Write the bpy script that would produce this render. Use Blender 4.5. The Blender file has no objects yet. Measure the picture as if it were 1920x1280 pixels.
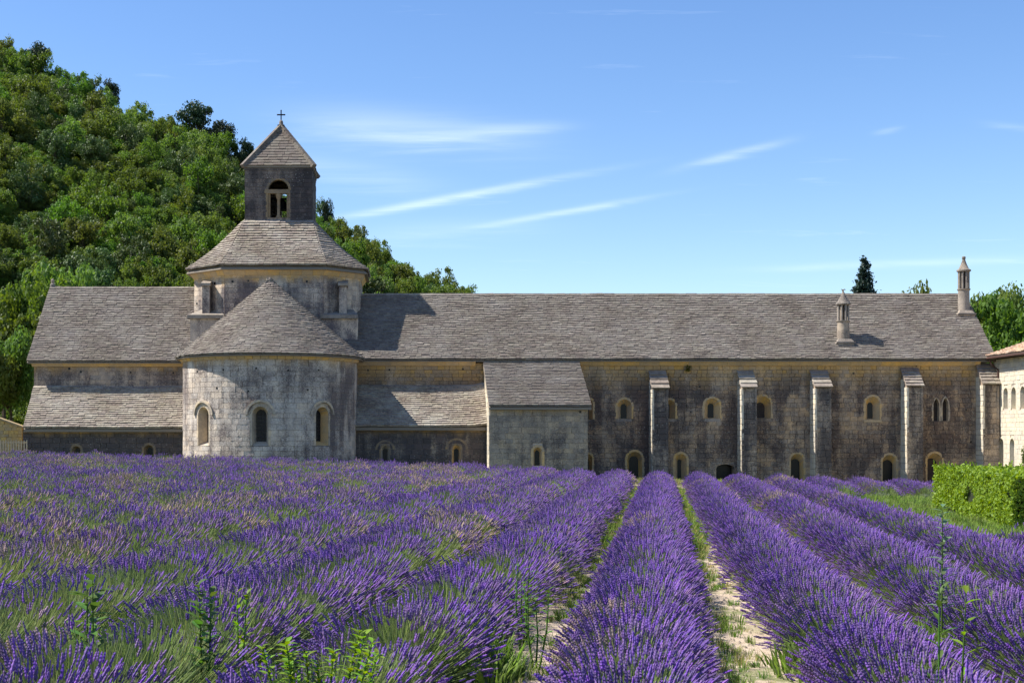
import bpy, bmesh, math, random
import numpy as np
from mathutils import Vector, Matrix, noise

random.seed(11)
rng = np.random.default_rng(11)
scene = bpy.context.scene
COL = scene.collection

# ------------------------------------------------------------------ camera
F, CX, CY, CZ = 2600.0, 760.0, 815.0, 2.4          # photograph's focal length / vanishing point in its 1920 px frame
cam_data = bpy.data.cameras.new("camera")
cam_data.sensor_width = 36.0
cam_data.lens = F / 1920 * 36
cam_data.shift_x = (960 - CX) / 1920
cam_data.shift_y = (CY - 640) / 1920
cam_data.clip_start = 0.1
cam_data.clip_end = 6000
cam = bpy.data.objects.new("camera", cam_data)
cam.location = (0, 0, CZ)
cam.rotation_euler = (math.radians(90), 0, 0)
COL.objects.link(cam)
scene.camera = cam

# ------------------------------------------------------------------ sky, sun, exposure
SUN = Vector((-1, 0.06, 1.25)).normalized()         # towards the sun
EXPOSURE = 0.86
world = bpy.data.worlds.new("World")
scene.world = world
world.use_nodes = True
wn, wl = world.node_tree.nodes, world.node_tree.links
wn.clear()


def wmath(op, a, b=None, c=None, clamp=False):
    n = wn.new("ShaderNodeMath")
    n.operation = op
    n.use_clamp = clamp
    for i, v in enumerate((a, b, c)):
        if v is None:
            continue
        if isinstance(v, (int, float)):
            n.inputs[i].default_value = v
        else:
            wl.new(v, n.inputs[i])
    return n.outputs[0]


sky = wn.new("ShaderNodeTexSky")
sky.sky_type = 'NISHITA'
sky.sun_disc = False
sky.sun_elevation = math.asin(SUN.z)
sky.sun_rotation = math.atan2(SUN.x, SUN.y)
sky.altitude = 400
sky.air_density = 1.0
sky.dust_density = 0.4
sky.ozone_density = 2.2
tc = wn.new("ShaderNodeTexCoord")
sep = wn.new("ShaderNodeSeparateXYZ")
wl.new(tc.outputs['Generated'], sep.inputs[0])
yy = wmath('MAXIMUM', wmath('ABSOLUTE', sep.outputs[1]), 0.05)
ca = wmath('DIVIDE', sep.outputs[0], yy)
cb = wmath('DIVIDE', sep.outputs[2], yy)
comb = wn.new("ShaderNodeCombineXYZ")
wl.new(ca, comb.inputs[0])
wl.new(cb, comb.inputs[1])
mp = wn.new("ShaderNodeMapping")
mp.inputs['Rotation'].default_value = (0, 0, math.radians(-11))
mp.inputs['Scale'].default_value = (3.0, 48, 1)
wl.new(comb.outputs[0], mp.inputs[0])
nz = wn.new("ShaderNodeTexNoise")
nz.inputs['Scale'].default_value = 2.2
nz.inputs['Detail'].default_value = 10
nz.inputs['Roughness'].default_value = 0.62
nz.inputs['Distortion'].default_value = 0.5
wl.new(mp.outputs[0], nz.inputs[0])
wisp = nz.outputs[0]


def streak(x0, y0, x1, y1, wid, gain):
    a0, b0 = (x0 - CX) / F, (CY - y0) / F
    a1, b1 = (x1 - CX) / F, (CY - y1) / F
    L = math.hypot(a1 - a0, b1 - b0)
    ux, uy = (a1 - a0) / L, (b1 - b0) / L
    mx, my = (a0 + a1) / 2, (b0 + b1) / 2
    da, db = wmath('SUBTRACT', ca, mx), wmath('SUBTRACT', cb, my)
    along = wmath('ADD', wmath('MULTIPLY', da, ux), wmath('MULTIPLY', db, uy))
    across = wmath('ADD', wmath('MULTIPLY', da, -uy), wmath('MULTIPLY', db, ux))
    across = wmath('ADD', across, wmath('MULTIPLY', wmath('SUBTRACT', wisp, 0.5), wid / F * 1.6))
    e = wmath('ADD', wmath('POWER', wmath('ABSOLUTE', wmath('DIVIDE', along, L * 0.5)), 2.5),
              wmath('POWER', wmath('ABSOLUTE', wmath('DIVIDE', across, wid * 0.65 / F)), 2.0))
    g = wmath('POWER', 2.718, wmath('MULTIPLY', e, -1.0))
    k = wmath('MULTIPLY', g, wmath('MULTIPLY', wmath('ADD', wmath('MULTIPLY', wisp, 1.7), -0.35, clamp=True), gain * 0.45))
    return k


mask = None
for s in ((640, 408, 1090, 328, 11, 0.95), (560, 225, 960, 262, 52, 0.62), (900, 425, 1210, 372, 9, 0.7),
          (1280, 315, 1460, 268, 12, 0.6), (880, 245, 1060, 238, 18, 0.45), (1440, 505, 1900, 486, 12, 0.4),
          (480, 300, 800, 345, 40, 0.35), (1850, 232, 1960, 245, 10, 0.2), (700, 440, 1000, 430, 30, 0.3),
          (1640, 250, 1690, 240, 8, 0.3)):
    k = streak(*s)
    mask = k if mask is None else wmath('ADD', mask, k)
mask = wmath('ADD', mask, wmath('MULTIPLY', wmath('SUBTRACT', wisp, 0.62, clamp=True), 0.5), clamp=True)
skyhs = wn.new("ShaderNodeHueSaturation")
skyhs.inputs['Saturation'].default_value = 1.2
skyhs.inputs['Hue'].default_value = 0.508
wl.new(sky.outputs[0], skyhs.inputs['Color'])
mixw = wn.new("ShaderNodeMix")
mixw.data_type = 'RGBA'
wl.new(mask, mixw.inputs[0])
wl.new(skyhs.outputs[0], mixw.inputs[6])
mixw.inputs[7].default_value = (9.5, 9.9, 10.4, 1)
bg = wn.new("ShaderNodeBackground")
bg.inputs[1].default_value = 0.108
wl.new(mixw.outputs[2], bg.inputs[0])
wout = wn.new("ShaderNodeOutputWorld")
wl.new(bg.outputs[0], wout.inputs[0])

sun_data = bpy.data.lights.new("sun", 'SUN')
sun_data.energy = 5.0
sun_data.angle = math.radians(0.53)
sun_data.color = (1.0, 0.955, 0.88)
sun = bpy.data.objects.new("sun", sun_data)
sun.rotation_euler = SUN.to_track_quat('Z', 'Y').to_euler()
sun.location = (-60, 20, 80)
COL.objects.link(sun)
scene.view_settings.view_transform = 'Standard'
scene.view_settings.look = 'None'
scene.view_settings.exposure = EXPOSURE
scene.view_settings.gamma = 1.0
scene.view_settings.use_curve_mapping = False
scene.cycles.max_bounces = 8
scene.cycles.diffuse_bounces = 4
scene.cycles.use_denoising = True


# ------------------------------------------------------------------ helpers
def P(px, py, Y):
    """World point at depth Y seen at pixel px, py of the photograph."""
    return Vector(((px - CX) * Y / F, Y, CZ + (CY - py) * Y / F))


def PX(px, Y):
    return (px - CX) * Y / F


def PZ(py, Y):
    return CZ + (CY - py) * Y / F


def lerp(a, b, t):
    return a + (b - a) * t


def sstep(a, b, x):
    t = min(1.0, max(0.0, (x - a) / (b - a)))
    return t * t * (3 - 2 * t)


def ground_z(x, y):
    xs = 60 * math.tanh(x / 60.0)
    ys = 0.0022 * min(max(y, -50), 110)
    return -0.033 * xs + ys


INV = {}


def link(o, parent=None, world=None):
    COL.objects.link(o)
    INV[o.name] = world if world is not None else Matrix()
    if parent is not None:
        o.parent = parent
        o.matrix_parent_inverse = INV[parent.name].inverted()
    return o


def thing(name, loc, label, cat, group=None, kind=None):
    o = bpy.data.objects.new(name, None)
    o.empty_display_size = 0.3
    o.location = loc
    link(o, None, Matrix.Translation(Vector(loc)))
    o["label"], o["category"] = label, cat
    if group:
        o["group"] = group
    if kind:
        o["kind"] = kind
    return o


def mesh_np(name, V, Fc, mats=(), mat_idx=None, smooth=False):
    V = np.asarray(V, dtype=np.float32)
    Fc = np.asarray(Fc, dtype=np.int32)
    me = bpy.data.meshes.new(name)
    me.vertices.add(len(V))
    me.vertices.foreach_set('co', V.ravel())
    m, k = Fc.shape
    me.loops.add(m * k)
    me.loops.foreach_set('vertex_index', Fc.ravel())
    me.polygons.add(m)
    me.polygons.foreach_set('loop_start', np.arange(0, m * k, k, dtype=np.int32))
    for mt in mats:
        me.materials.append(mt)
    if mat_idx is not None:
        me.polygons.foreach_set('material_index', np.asarray(mat_idx, dtype=np.int32))
    me.polygons.foreach_set('use_smooth', np.full(m, smooth))
    me.update(calc_edges=True)
    return me


def mesh_obj(name, me, parent=None, mat=None, kind=None, label=None):
    o = bpy.data.objects.new(name, me)
    if mat is not None and not me.materials:
        me.materials.append(mat)
    link(o, parent)
    if kind:
        o["kind"] = kind
    if label:
        o["label"] = label
    return o


class MB:
    """Collects polygons; build() links them as one mesh object."""

    def __init__(self):
        self.v, self.f = [], []

    def poly(self, *pts):
        n = len(self.v)
        self.v += [tuple(p) for p in pts]
        self.f.append(tuple(range(n, n + len(pts))))

    def box(self, x0, x1, y0, y1, z0, z1):
        a = [(x0, y0, z0), (x1, y0, z0), (x1, y1, z0), (x0, y1, z0), (x0, y0, z1), (x1, y0, z1), (x1, y1, z1), (x0, y1, z1)]
        self.hexa(a)

    def hexa(self, a):
        n = len(self.v)
        self.v += [tuple(p) for p in a]
        for q in ((0, 3, 2, 1), (4, 5, 6, 7), (0, 1, 5, 4), (1, 2, 6, 5), (2, 3, 7, 6), (3, 0, 4, 7)):
            self.f.append(tuple(n + i for i in q))

    def lathe(self, c, prof, seg=20, cap=True):
        n = len(self.v)
        for r, z in prof:
            for i in range(seg):
                a = 2 * math.pi * i / seg
                self.v.append((c[0] + r * math.cos(a), c[1] + r * math.sin(a), c[2] + z))
        for j in range(len(prof) - 1):
            for i in range(seg):
                i2 = (i + 1) % seg
                self.f.append((n + j * seg + i, n + j * seg + i2, n + (j + 1) * seg + i2, n + (j + 1) * seg + i))
        if cap:
            self.f.append(tuple(n + (len(prof) - 1) * seg + i for i in range(seg)))
            self.f.append(tuple(n + i for i in reversed(range(seg))))

    def tube(self, pts, r, seg=8):
        pts = [Vector(p) for p in pts]
        rr = r if isinstance(r, (list, tuple)) else [r] * len(pts)
        n = len(self.v)
        for i, p in enumerate(pts):
            d = (pts[min(i + 1, len(pts) - 1)] - pts[max(i - 1, 0)]).normalized()
            u = d.cross(Vector((0, 0, 1)))
            if u.length < 0.05:
                u = d.cross(Vector((0, 1, 0)))
            u.normalize()
            w = d.cross(u)
            for k in range(seg):
                a = 2 * math.pi * k / seg
                self.v.append(tuple(p + (u * math.cos(a) + w * math.sin(a)) * rr[i]))
        for i in range(len(pts) - 1):
            for k in range(seg):
                k2 = (k + 1) % seg
                self.f.append((n + i * seg + k, n + i * seg + k2, n + (i + 1) * seg + k2, n + (i + 1) * seg + k))
        self.f.append(tuple(n + k for k in reversed(range(seg))))
        self.f.append(tuple(n + (len(pts) - 1) * seg + k for k in range(seg)))

    def build(self, name, mat, parent=None, smooth=False, kind=None, label=None):
        me = bpy.data.meshes.new(name)
        me.from_pydata(self.v, [], self.f)
        me.update()
        bm = bmesh.new()
        bm.from_mesh(me)
        bmesh.ops.recalc_face_normals(bm, faces=bm.faces)
        bm.to_mesh(me)
        bm.free()
        if smooth:
            me.polygons.foreach_set('use_smooth', [True] * len(me.polygons))
            if hasattr(me, 'set_sharp_from_angle'):
                me.set_sharp_from_angle(angle=math.radians(40))
        return mesh_obj(name, me, parent, mat, kind, label)


# ------------------------------------------------------------------ materials
class Mat:
    def __init__(self, name, rough=0.9):
        self.m = bpy.data.materials.new(name)
        self.m.use_nodes = True
        self.n, self.l = self.m.node_tree.nodes, self.m.node_tree.links
        self.b = self.n["Principled BSDF"]
        self.b.inputs['Roughness'].default_value = rough
        self.b.inputs['Specular IOR Level'].default_value = 0.25

    def node(self, t, **kw):
        n = self.n.new(t)
        for k, v in kw.items():
            setattr(n, k, v)
        return n

    def put(self, sock, v):
        if isinstance(v, bpy.types.NodeSocket):
            self.l.new(v, sock)
        elif isinstance(v, tuple) and len(v) == 3 and sock.type == 'RGBA':
            sock.default_value = (*v, 1)
        else:
            sock.default_value = v

    def math(self, op, a, b=None, clamp=False):
        n = self.node("ShaderNodeMath", operation=op, use_clamp=clamp)
        self.put(n.inputs[0], a)
        if b is not None:
            self.put(n.inputs[1], b)
        return n.outputs[0]

    def pos(self, scale=(1, 1, 1)):
        g = self.node("ShaderNodeNewGeometry")
        mp = self.node("ShaderNodeMapping")
        mp.inputs['Scale'].default_value = scale
        self.l.new(g.outputs['Position'], mp.inputs[0])
        return mp.outputs[0]

    def noise(self, vec, scale, detail=4, rough=0.6, dist=0.0):
        n = self.node("ShaderNodeTexNoise")
        self.l.new(vec, n.inputs['Vector'])
        n.inputs['Scale'].default_value = scale
        n.inputs['Detail'].default_value = detail
        n.inputs['Roughness'].default_value = rough
        n.inputs['Distortion'].default_value = dist
        return n.outputs['Fac']

    def remap(self, v, a, b, lo=0.0, hi=1.0, smooth=True):
        n = self.node("ShaderNodeMapRange", interpolation_type='SMOOTHSTEP' if smooth else 'LINEAR')
        self.put(n.inputs[0], v)
        for i, x in enumerate((a, b, lo, hi)):
            n.inputs[i + 1].default_value = x
        return n.outputs[0]

    def mix(self, f, a, b, blend='MIX'):
        n = self.node("ShaderNodeMix", data_type='RGBA', blend_type=blend)
        self.put(n.inputs[0], f)
        self.put(n.inputs[6], a)
        self.put(n.inputs[7], b)
        return n.outputs[2]

    def rand(self):
        """One number per piece: islands of a joined mesh and objects alike."""
        g = self.node("ShaderNodeNewGeometry")
        o = self.node("ShaderNodeObjectInfo")
        return self.math('FRACT', self.math('ADD', g.outputs['Random Per Island'], o.outputs['Random']))

    def hsv(self, c, h=0.5, s=1.0, v=1.0):
        n = self.node("ShaderNodeHueSaturation")
        self.put(n.inputs['Color'], c)
        self.put(n.inputs['Hue'], h)
        self.put(n.inputs['Saturation'], s)
        self.put(n.inputs['Value'], v)
        return n.outputs[0]

    def bump(self, h, strength, dist):
        n = self.node("ShaderNodeBump")
        n.inputs['Strength'].default_value = strength
        n.inputs['Distance'].default_value = dist
        self.l.new(h, n.inputs['Height'])
        self.l.new(n.outputs[0], self.b.inputs['Normal'])

    def color(self, c):
        self.put(self.b.inputs['Base Color'], c)
        return self.m


def stone_mat(name, clean, grey, dark, dark_lo=0.45, dark_hi=0.62, ochre=None, ochre_z=None, lichen=0.5, streak=0.5, var=0.18):
    """Weathered limestone: clean cream, grey crust, dark lichen crust, ochre where the eaves keep the rain off."""
    M = Mat(name, 0.92)
    p = M.pos()
    big = M.noise(p, 0.33, 5, 0.65, 0.6)
    mid = M.noise(p, 1.6, 5, 0.65)
    fine = M.noise(p, 14, 4, 0.7)
    run = M.noise(M.pos((1.5, 1.5, 0.12)), 1.0, 4, 0.6)
    r = M.rand()
    c = M.mix(M.remap(mid, 0.35, 0.65), clean, grey)
    dk = M.math('ADD', M.math('MULTIPLY', big, 0.62), M.math('MULTIPLY', run, 0.38 * streak * 2))
    dk = M.math('ADD', dk, M.math('MULTIPLY', M.math('SUBTRACT', fine, 0.5), 0.35))
    dk = M.remap(dk, dark_lo, dark_hi)
    c = M.mix(dk, c, dark)
    # pale lichen dots
    vo = M.node("ShaderNodeTexVoronoi")
    M.l.new(p, vo.inputs['Vector'])
    vo.inputs['Scale'].default_value = 7.0
    dots = M.math('MULTIPLY', M.math('LESS_THAN', vo.outputs['Distance'], 0.2),
                  M.math('GREATER_THAN', M.noise(p, 1.1, 3), 0.53))
    c = M.mix(M.math('MULTIPLY', dots, lichen), c, (0.42, 0.40, 0.35))
    if ochre is not None:
        g = M.node("ShaderNodeNewGeometry")
        sp = M.node("ShaderNodeSeparateXYZ")
        M.l.new(g.outputs['Position'], sp.inputs[0])
        z = M.math('ADD', sp.outputs[2], M.math('MULTIPLY', M.math('SUBTRACT', run, 0.5), 1.6))
        f = M.math('MULTIPLY', M.remap(z, *ochre_z), M.remap(mid, 0.25, 0.5, 0.55, 1.0))
        c = M.mix(f, c, ochre)
    c = M.hsv(c, 0.5, M.remap(r, 0, 1, 0.8, 1.15, False), M.remap(r, 0, 1, 1 - var, 1 + var, False))
    c = M.mix(M.remap(fine, 0.42, 0.72, 0, 0.45), c, M.hsv(c, 0.5, 1, 0.55))
    M.bump(M.math('ADD', fine, mid), 0.5, 0.03)
    return M.color(c)


def tile_mat(name, light, dark, spots, mixlo=0.36, mixhi=0.72):
    """Limestone roof slabs with grey crust."""
    M = Mat(name, 0.95)
    p = M.pos()
    n1 = M.noise(p, 0.5, 5, 0.7)
    n2 = M.noise(p, 5, 4, 0.7)
    r = M.rand()
    f = M.math('ADD', M.math('MULTIPLY', n1, 0.45), M.math('MULTIPLY', n2, 0.55))
    c = M.mix(M.remap(f, mixlo, mixhi), light, dark)
    c = M.mix(M.remap(M.noise(p, 22, 3, 0.7), 0.55, 0.7, 0, 0.7), c, spots)
    c = M.hsv(c, M.remap(r, 0, 1, 0.485, 0.515, False), M.remap(n1, 0.3, 0.7, 0.8, 1.3, False), M.remap(r, 0, 1, 0.86, 1.16, False))
    M.bump(n2, 0.4, 0.03)
    return M.color(c)


OCHRE = (0.66, 0.42, 0.165)
stone_dorm = stone_mat("dormitory_stone", (0.56, 0.4, 0.255), (0.34, 0.25, 0.175), (0.115, 0.085, 0.072), 0.40, 0.60,
                       OCHRE, (4.9, 7.3, 0, 0.75), 0.55, 0.55)
stone_apse = stone_mat("apse_stone", (0.66, 0.565, 0.455), (0.48, 0.405, 0.33), (0.16, 0.13, 0.118), 0.41, 0.60,
                       OCHRE, (6.3, 7.3, 0, 0.75), 0.5, 0.5, 0.08)
stone_transept = stone_mat("transept_stone", (0.56, 0.42, 0.3), (0.37, 0.285, 0.225), (0.14, 0.11, 0.1), 0.44, 0.62,
                           OCHRE, (6.0, 7.2, 0, 0.7), 0.3, 0.6)
stone_chapel = stone_mat("chapel_stone", (0.5, 0.39, 0.26), (0.3, 0.235, 0.175), (0.1, 0.082, 0.075), 0.38, 0.58,
                         OCHRE, (2.2, 3.0, 0, 0.5), 0.4, 0.8)
stone_annex = stone_mat("annex_stone", (0.464, 0.368, 0.256), (0.304, 0.244, 0.180), (0.124, 0.102, 0.088), 0.46, 0.68,
                        OCHRE, (3.5, 4.4, 0, 0.5), 0.5, 0.5)
stone_drum = stone_mat("drum_stone", (0.64, 0.52, 0.39), (0.42, 0.345, 0.275), (0.15, 0.122, 0.115), 0.46, 0.64,
                       OCHRE, (11.9, 12.7, 0, 0.8), 0.5, 0.6, 0.25)
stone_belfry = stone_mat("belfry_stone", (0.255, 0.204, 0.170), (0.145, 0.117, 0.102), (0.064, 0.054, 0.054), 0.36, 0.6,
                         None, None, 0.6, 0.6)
stone_butt = stone_mat("buttress_stone", (0.54, 0.42, 0.3), (0.32, 0.25, 0.19), (0.11, 0.09, 0.08), 0.40, 0.62, None, None, 0.6, 0.6)
stone_trim = stone_mat("surround_stone", (0.66, 0.44, 0.2), (0.52, 0.37, 0.21), (0.22, 0.165, 0.11), 0.55, 0.75, None, None, 0.1, 0.3, 0.16)
stone_trim_grey = stone_mat("grey_surround_stone", (0.58, 0.47, 0.33), (0.4, 0.33, 0.25), (0.17, 0.135, 0.115), 0.50, 0.7, None, None, 0.2, 0.4, 0.16)
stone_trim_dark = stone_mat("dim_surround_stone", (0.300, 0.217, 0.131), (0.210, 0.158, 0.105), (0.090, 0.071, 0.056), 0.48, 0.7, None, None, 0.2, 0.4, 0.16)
stone_cap = stone_mat("chimney_stone", (0.36, 0.30, 0.235), (0.22, 0.185, 0.152), (0.075, 0.066, 0.06), 0.42, 0.6, None, None, 0.6, 0.3, 0.1)
stone_white = stone_mat("wing_and_lit_side_stone", (0.66, 0.58, 0.44), (0.55, 0.48, 0.37), (0.36, 0.31, 0.25), 0.58, 0.8, None, None, 0.0, 0.2, 0.12)  # wing's own stone; elsewhere paints sunlight onto annex and buttress sides
stone_ochre = stone_mat("garden_wall_stone", (0.52, 0.37, 0.16), (0.42, 0.30, 0.14), (0.2, 0.15, 0.09), 0.52, 0.72, None, None, 0.0, 0.3, 0.2)
mortar = stone_mat("mortar", (0.44, 0.34, 0.25), (0.3, 0.23, 0.175), (0.11, 0.09, 0.08), 0.42, 0.62, None, None, 0.0, 0.5, 0.0)
mortar_pale = stone_mat("pale_mortar", (0.62, 0.52, 0.41), (0.48, 0.4, 0.32), (0.24, 0.2, 0.17), 0.55, 0.75, None, None, 0.0, 0.3, 0.0)
slab_main = tile_mat("roof_slab", (0.255, 0.220, 0.185), (0.114, 0.099, 0.086), (0.053, 0.046, 0.040))
slab_pale = tile_mat("pale_roof_slab", (0.370, 0.318, 0.254), (0.181, 0.153, 0.126), (0.077, 0.066, 0.056), 0.40, 0.66)
slab_drum = tile_mat("drum_roof_slab", (0.333, 0.284, 0.230), (0.153, 0.129, 0.108), (0.072, 0.061, 0.052))
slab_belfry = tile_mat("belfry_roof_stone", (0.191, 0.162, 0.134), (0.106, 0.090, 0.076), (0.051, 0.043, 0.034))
tile_pink = tile_mat("clay_tile", (0.55, 0.40, 0.29), (0.38, 0.27, 0.20), (0.22, 0.16, 0.12))
under_roof = Mat("roof_bed", 0.95).color((0.24, 0.20, 0.155))


def plain(name, col, rough=0.8, metal=0.0, var=0.0, nscale=6.0):
    M = Mat(name, rough)
    M.b.inputs['Metallic'].default_value = metal
    if var:
        n = M.noise(M.pos(), nscale, 4, 0.6)
        return M.color(M.hsv(M.mix(0.0, col, col), 0.5, 1.0, M.remap(n, 0.3, 0.7, 1 - var, 1 + var, False)))
    return M.color(col)


glass_dark = plain("dark_window_glass", (0.012, 0.012, 0.014), 0.25)
glass_grey = plain("grey_window_glass", (0.16, 0.155, 0.12), 0.3)
lead = plain("window_lead", (0.05, 0.05, 0.055), 0.6)
iron = plain("wrought_iron", (0.02, 0.02, 0.022), 0.6, 0.5)
wood_dark = plain("dark_oak", (0.055, 0.04, 0.032), 0.7, 0, 0.35, 9)
wood_fence = plain("weathered_fence_wood", (0.50, 0.38, 0.24), 0.85, 0, 0.25, 8)
pipe_mat = plain("brown_pipe", (0.09, 0.05, 0.04), 0.5, 0.2)


def leaf_mat(name, cols, trans=0.48, bump=None, per_obj=0.25):
    """Leaves: diffuse with light passing through, varied per leaf clump and per plant."""
    M = Mat(name, 0.55)
    M.b.inputs['Specular IOR Level'].default_value = 0.3
    g = M.node("ShaderNodeNewGeometry")
    o = M.node("ShaderNodeObjectInfo")
    r = M.math('FRACT', M.math('ADD', g.outputs['Random Per Island'], o.outputs['Random']))
    c = M.mix(r, cols[0], cols[1])
    c = M.hsv(c, M.remap(o.outputs['Random'], 0, 1, 0.5 - 0.035 * per_obj * 4, 0.5 + 0.02 * per_obj * 4, False),
              1.0, M.remap(o.outputs['Random'], 0, 1, 1 - per_obj, 1 + per_obj, False))
    M.color(c)
    tr = M.node("ShaderNodeBsdfTranslucent")
    M.l.new(M.hsv(c, 0.49, 1.1, 1.5), tr.inputs[0])
    ms = M.node("ShaderNodeMixShader")
    ms.inputs[0].default_value = trans
    M.l.new(M.b.outputs[0], ms.inputs[1])
    M.l.new(tr.outputs[0], ms.inputs[2])
    M.l.new(ms.outputs[0], M.n["Material Output"].inputs[0])
    return M.m


leaf_bright = leaf_mat("bright_oak_leaf", ((0.108, 0.182, 0.026), (0.075, 0.14, 0.02)))
leaf_mid = leaf_mat("holm_oak_leaf", ((0.125, 0.185, 0.034), (0.085, 0.14, 0.026)))
leaf_dark = leaf_mat("dark_evergreen_leaf", ((0.08, 0.125, 0.032), (0.055, 0.095, 0.024)), 0.2)
leaf_pine = leaf_mat("pine_needle", ((0.03, 0.055, 0.022), (0.02, 0.038, 0.016)), 0.2)
leaf_fir = leaf_mat("fir_needle", ((0.022, 0.042, 0.026), (0.014, 0.03, 0.02)), 0.15)
leaf_hedge = leaf_mat("hedge_leaf", ((0.22, 0.32, 0.022), (0.10, 0.19, 0.018)), 0.35)
leaf_weed = leaf_mat("weed_leaf", ((0.10, 0.20, 0.03), (0.06, 0.13, 0.025)), 0.35)
leaf_weed_light = leaf_mat("light_weed_leaf", ((0.19, 0.31, 0.025), (0.12, 0.23, 0.02)), 0.4)
leaf_thistle = leaf_mat("grey_green_leaf", ((0.16, 0.23, 0.12), (0.09, 0.15, 0.075)), 0.3)
bark = plain("bark", (0.10, 0.075, 0.055), 0.95, 0, 0.35, 4)


# ------------------------------------------------------------------ pieces: stones, tiles (single objects or one joined mesh)
def make_variants(kind):
    out = []
    for _ in range(8):
        j = lambda s: random.uniform(-s, s)
        if kind in ('stone', 'ashlar'):     # outer face towards -y, edges worn round
            V, wear = [], (.93 if kind == 'stone' else .975)
            for yy_, k in ((0.5, 1.0), (-0.15, 1.0), (-0.5, wear)):
                for sx, sz in ((-1, -1), (1, -1), (1, 1), (-1, 1)):
                    V.append((sx * 0.5 * (1 - (1 - k) * .6) + j(0.012), yy_ + (j(0.08 if kind == 'stone' else .03) if yy_ == -0.5 else 0), sz * 0.5 * k + j(0.015)))
            Fc = [(0, 1, 5, 4), (1, 2, 6, 5), (2, 3, 7, 6), (3, 0, 4, 7), (4, 5, 9, 8), (5, 6, 10, 9), (6, 7, 11, 10), (7, 4, 8, 11), (8, 9, 10, 11)]
        else:                   # slab: x width, y up the slope, z thickness
            V = []
            for sz in (-0.5, 0.5):
                for sx, sy in ((-1, -1), (1, -1), (1, 1), (-1, 1)):
                    V.append((sx * 0.5 + j(0.03), sy * 0.5 + (j(0.028) if sy < 0 else 0), sz + j(0.09)))
            Fc = [(4, 5, 6, 7), (0, 1, 5, 4), (1, 2, 6, 5), (3, 0, 4, 7), (0, 3, 2, 1)]
        out.append((np.array(V), np.array(Fc)))
    return out


VAR = {k: make_variants(k) for k in ('stone', 'ashlar', 'slab')}
_unit = {}


def unit_mesh(kind, i, mat):
    key = (kind, i, mat.name)
    if key not in _unit:
        V, Fc = VAR[kind][i]
        _unit[key] = mesh_np(kind, V, Fc, [mat])
    return _unit[key]


def emit(mats, kind, name, parent, mat, n_single, joined_name, order=None):
    """mats: list of 4x4 piece matrices. The first n_single (by order) become objects, the rest one joined mesh."""
    idx = list(range(len(mats)))
    if order is not None:
        idx.sort(key=lambda i: order[i])
    for i in idx[:n_single]:
        o = bpy.data.objects.new(name, unit_mesh(kind, random.randrange(8), mat))
        link(o, parent, mats[i])
        o.matrix_basis = mats[i]
    rest = idx[n_single:]
    if rest:
        VV, FF, n = [], [], 0
        for i in rest:
            V, Fc = VAR[kind][random.randrange(8)]
            A = np.array(mats[i])
            VV.append(V @ A[:3, :3].T + A[:3, 3])
            FF.append(Fc + n)
            n += len(V)
        me = mesh_np(joined_name, np.concatenate(VV), np.concatenate(FF), [mat])
        mesh_obj(joined_name, me, parent, None, 'stuff')


def frame_matrix(c, x, y, z):
    m = Matrix.Identity(4)
    for i in range(3):
        m[i][0], m[i][1], m[i][2], m[i][3] = x[i], y[i], z[i], c[i]
    return m


# ------------------------------------------------------------------ walls with openings
def profile(o, grow=0.0, n=9):
    """Outline of an opening in wall coordinates, counter-clockwise from bottom left."""
    u, w, v0, v1 = o['u'], o['w'] / 2 + grow, o['v0'] - (grow if o.get('all') else 0), o['v1'] + grow
    kind = o.get('kind', 'arch')
    pts = [(u - w, v0), (u + w, v0)]
    if kind == 'rect':
        pts += [(u + w, v1), (u - w, v1)]
    elif kind == 'arch':
        s = max(v0 + 0.02, v1 - w)
        for i in range(n + 1):
            a = math.pi * i / n
            pts.append((u + w * math.cos(a), s + (v1 - s) * math.sin(a)))
    elif kind == 'pointed':
        s = v1 - w * 1.9
        for i in range(n + 1):
            a = -1 + 2 * i / n
            pts.append((u - w * a, s + (v1 - s) * (1 - abs(a) ** 1.7)))
    elif kind == 'segment':
        s = v1 - w * 0.55
        for i in range(n + 1):
            a = math.pi * i / n
            pts.append((u + w * math.cos(a), s + (v1 - s) * math.sin(a) ** 0.8))
    return pts


def half_width(o, v, grow):
    """Half width of the opening's grown outline at height v, or None."""
    pts = profile(o, grow)
    v0, v1 = pts[0][1], max(p[1] for p in pts)
    if v < v0 - 0.001 or v > v1:
        return None
    right = [p for p in pts if p[0] >= o['u'] - 1e-6]
    right.sort(key=lambda p: p[1])
    for a, b in zip(right, right[1:]):
        if a[1] <= v <= b[1] and b[1] > a[1]:
            return lerp(a[0], b[0], (v - a[1]) / (b[1] - a[1])) - o['u']
    return o['w'] / 2 + grow


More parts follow.
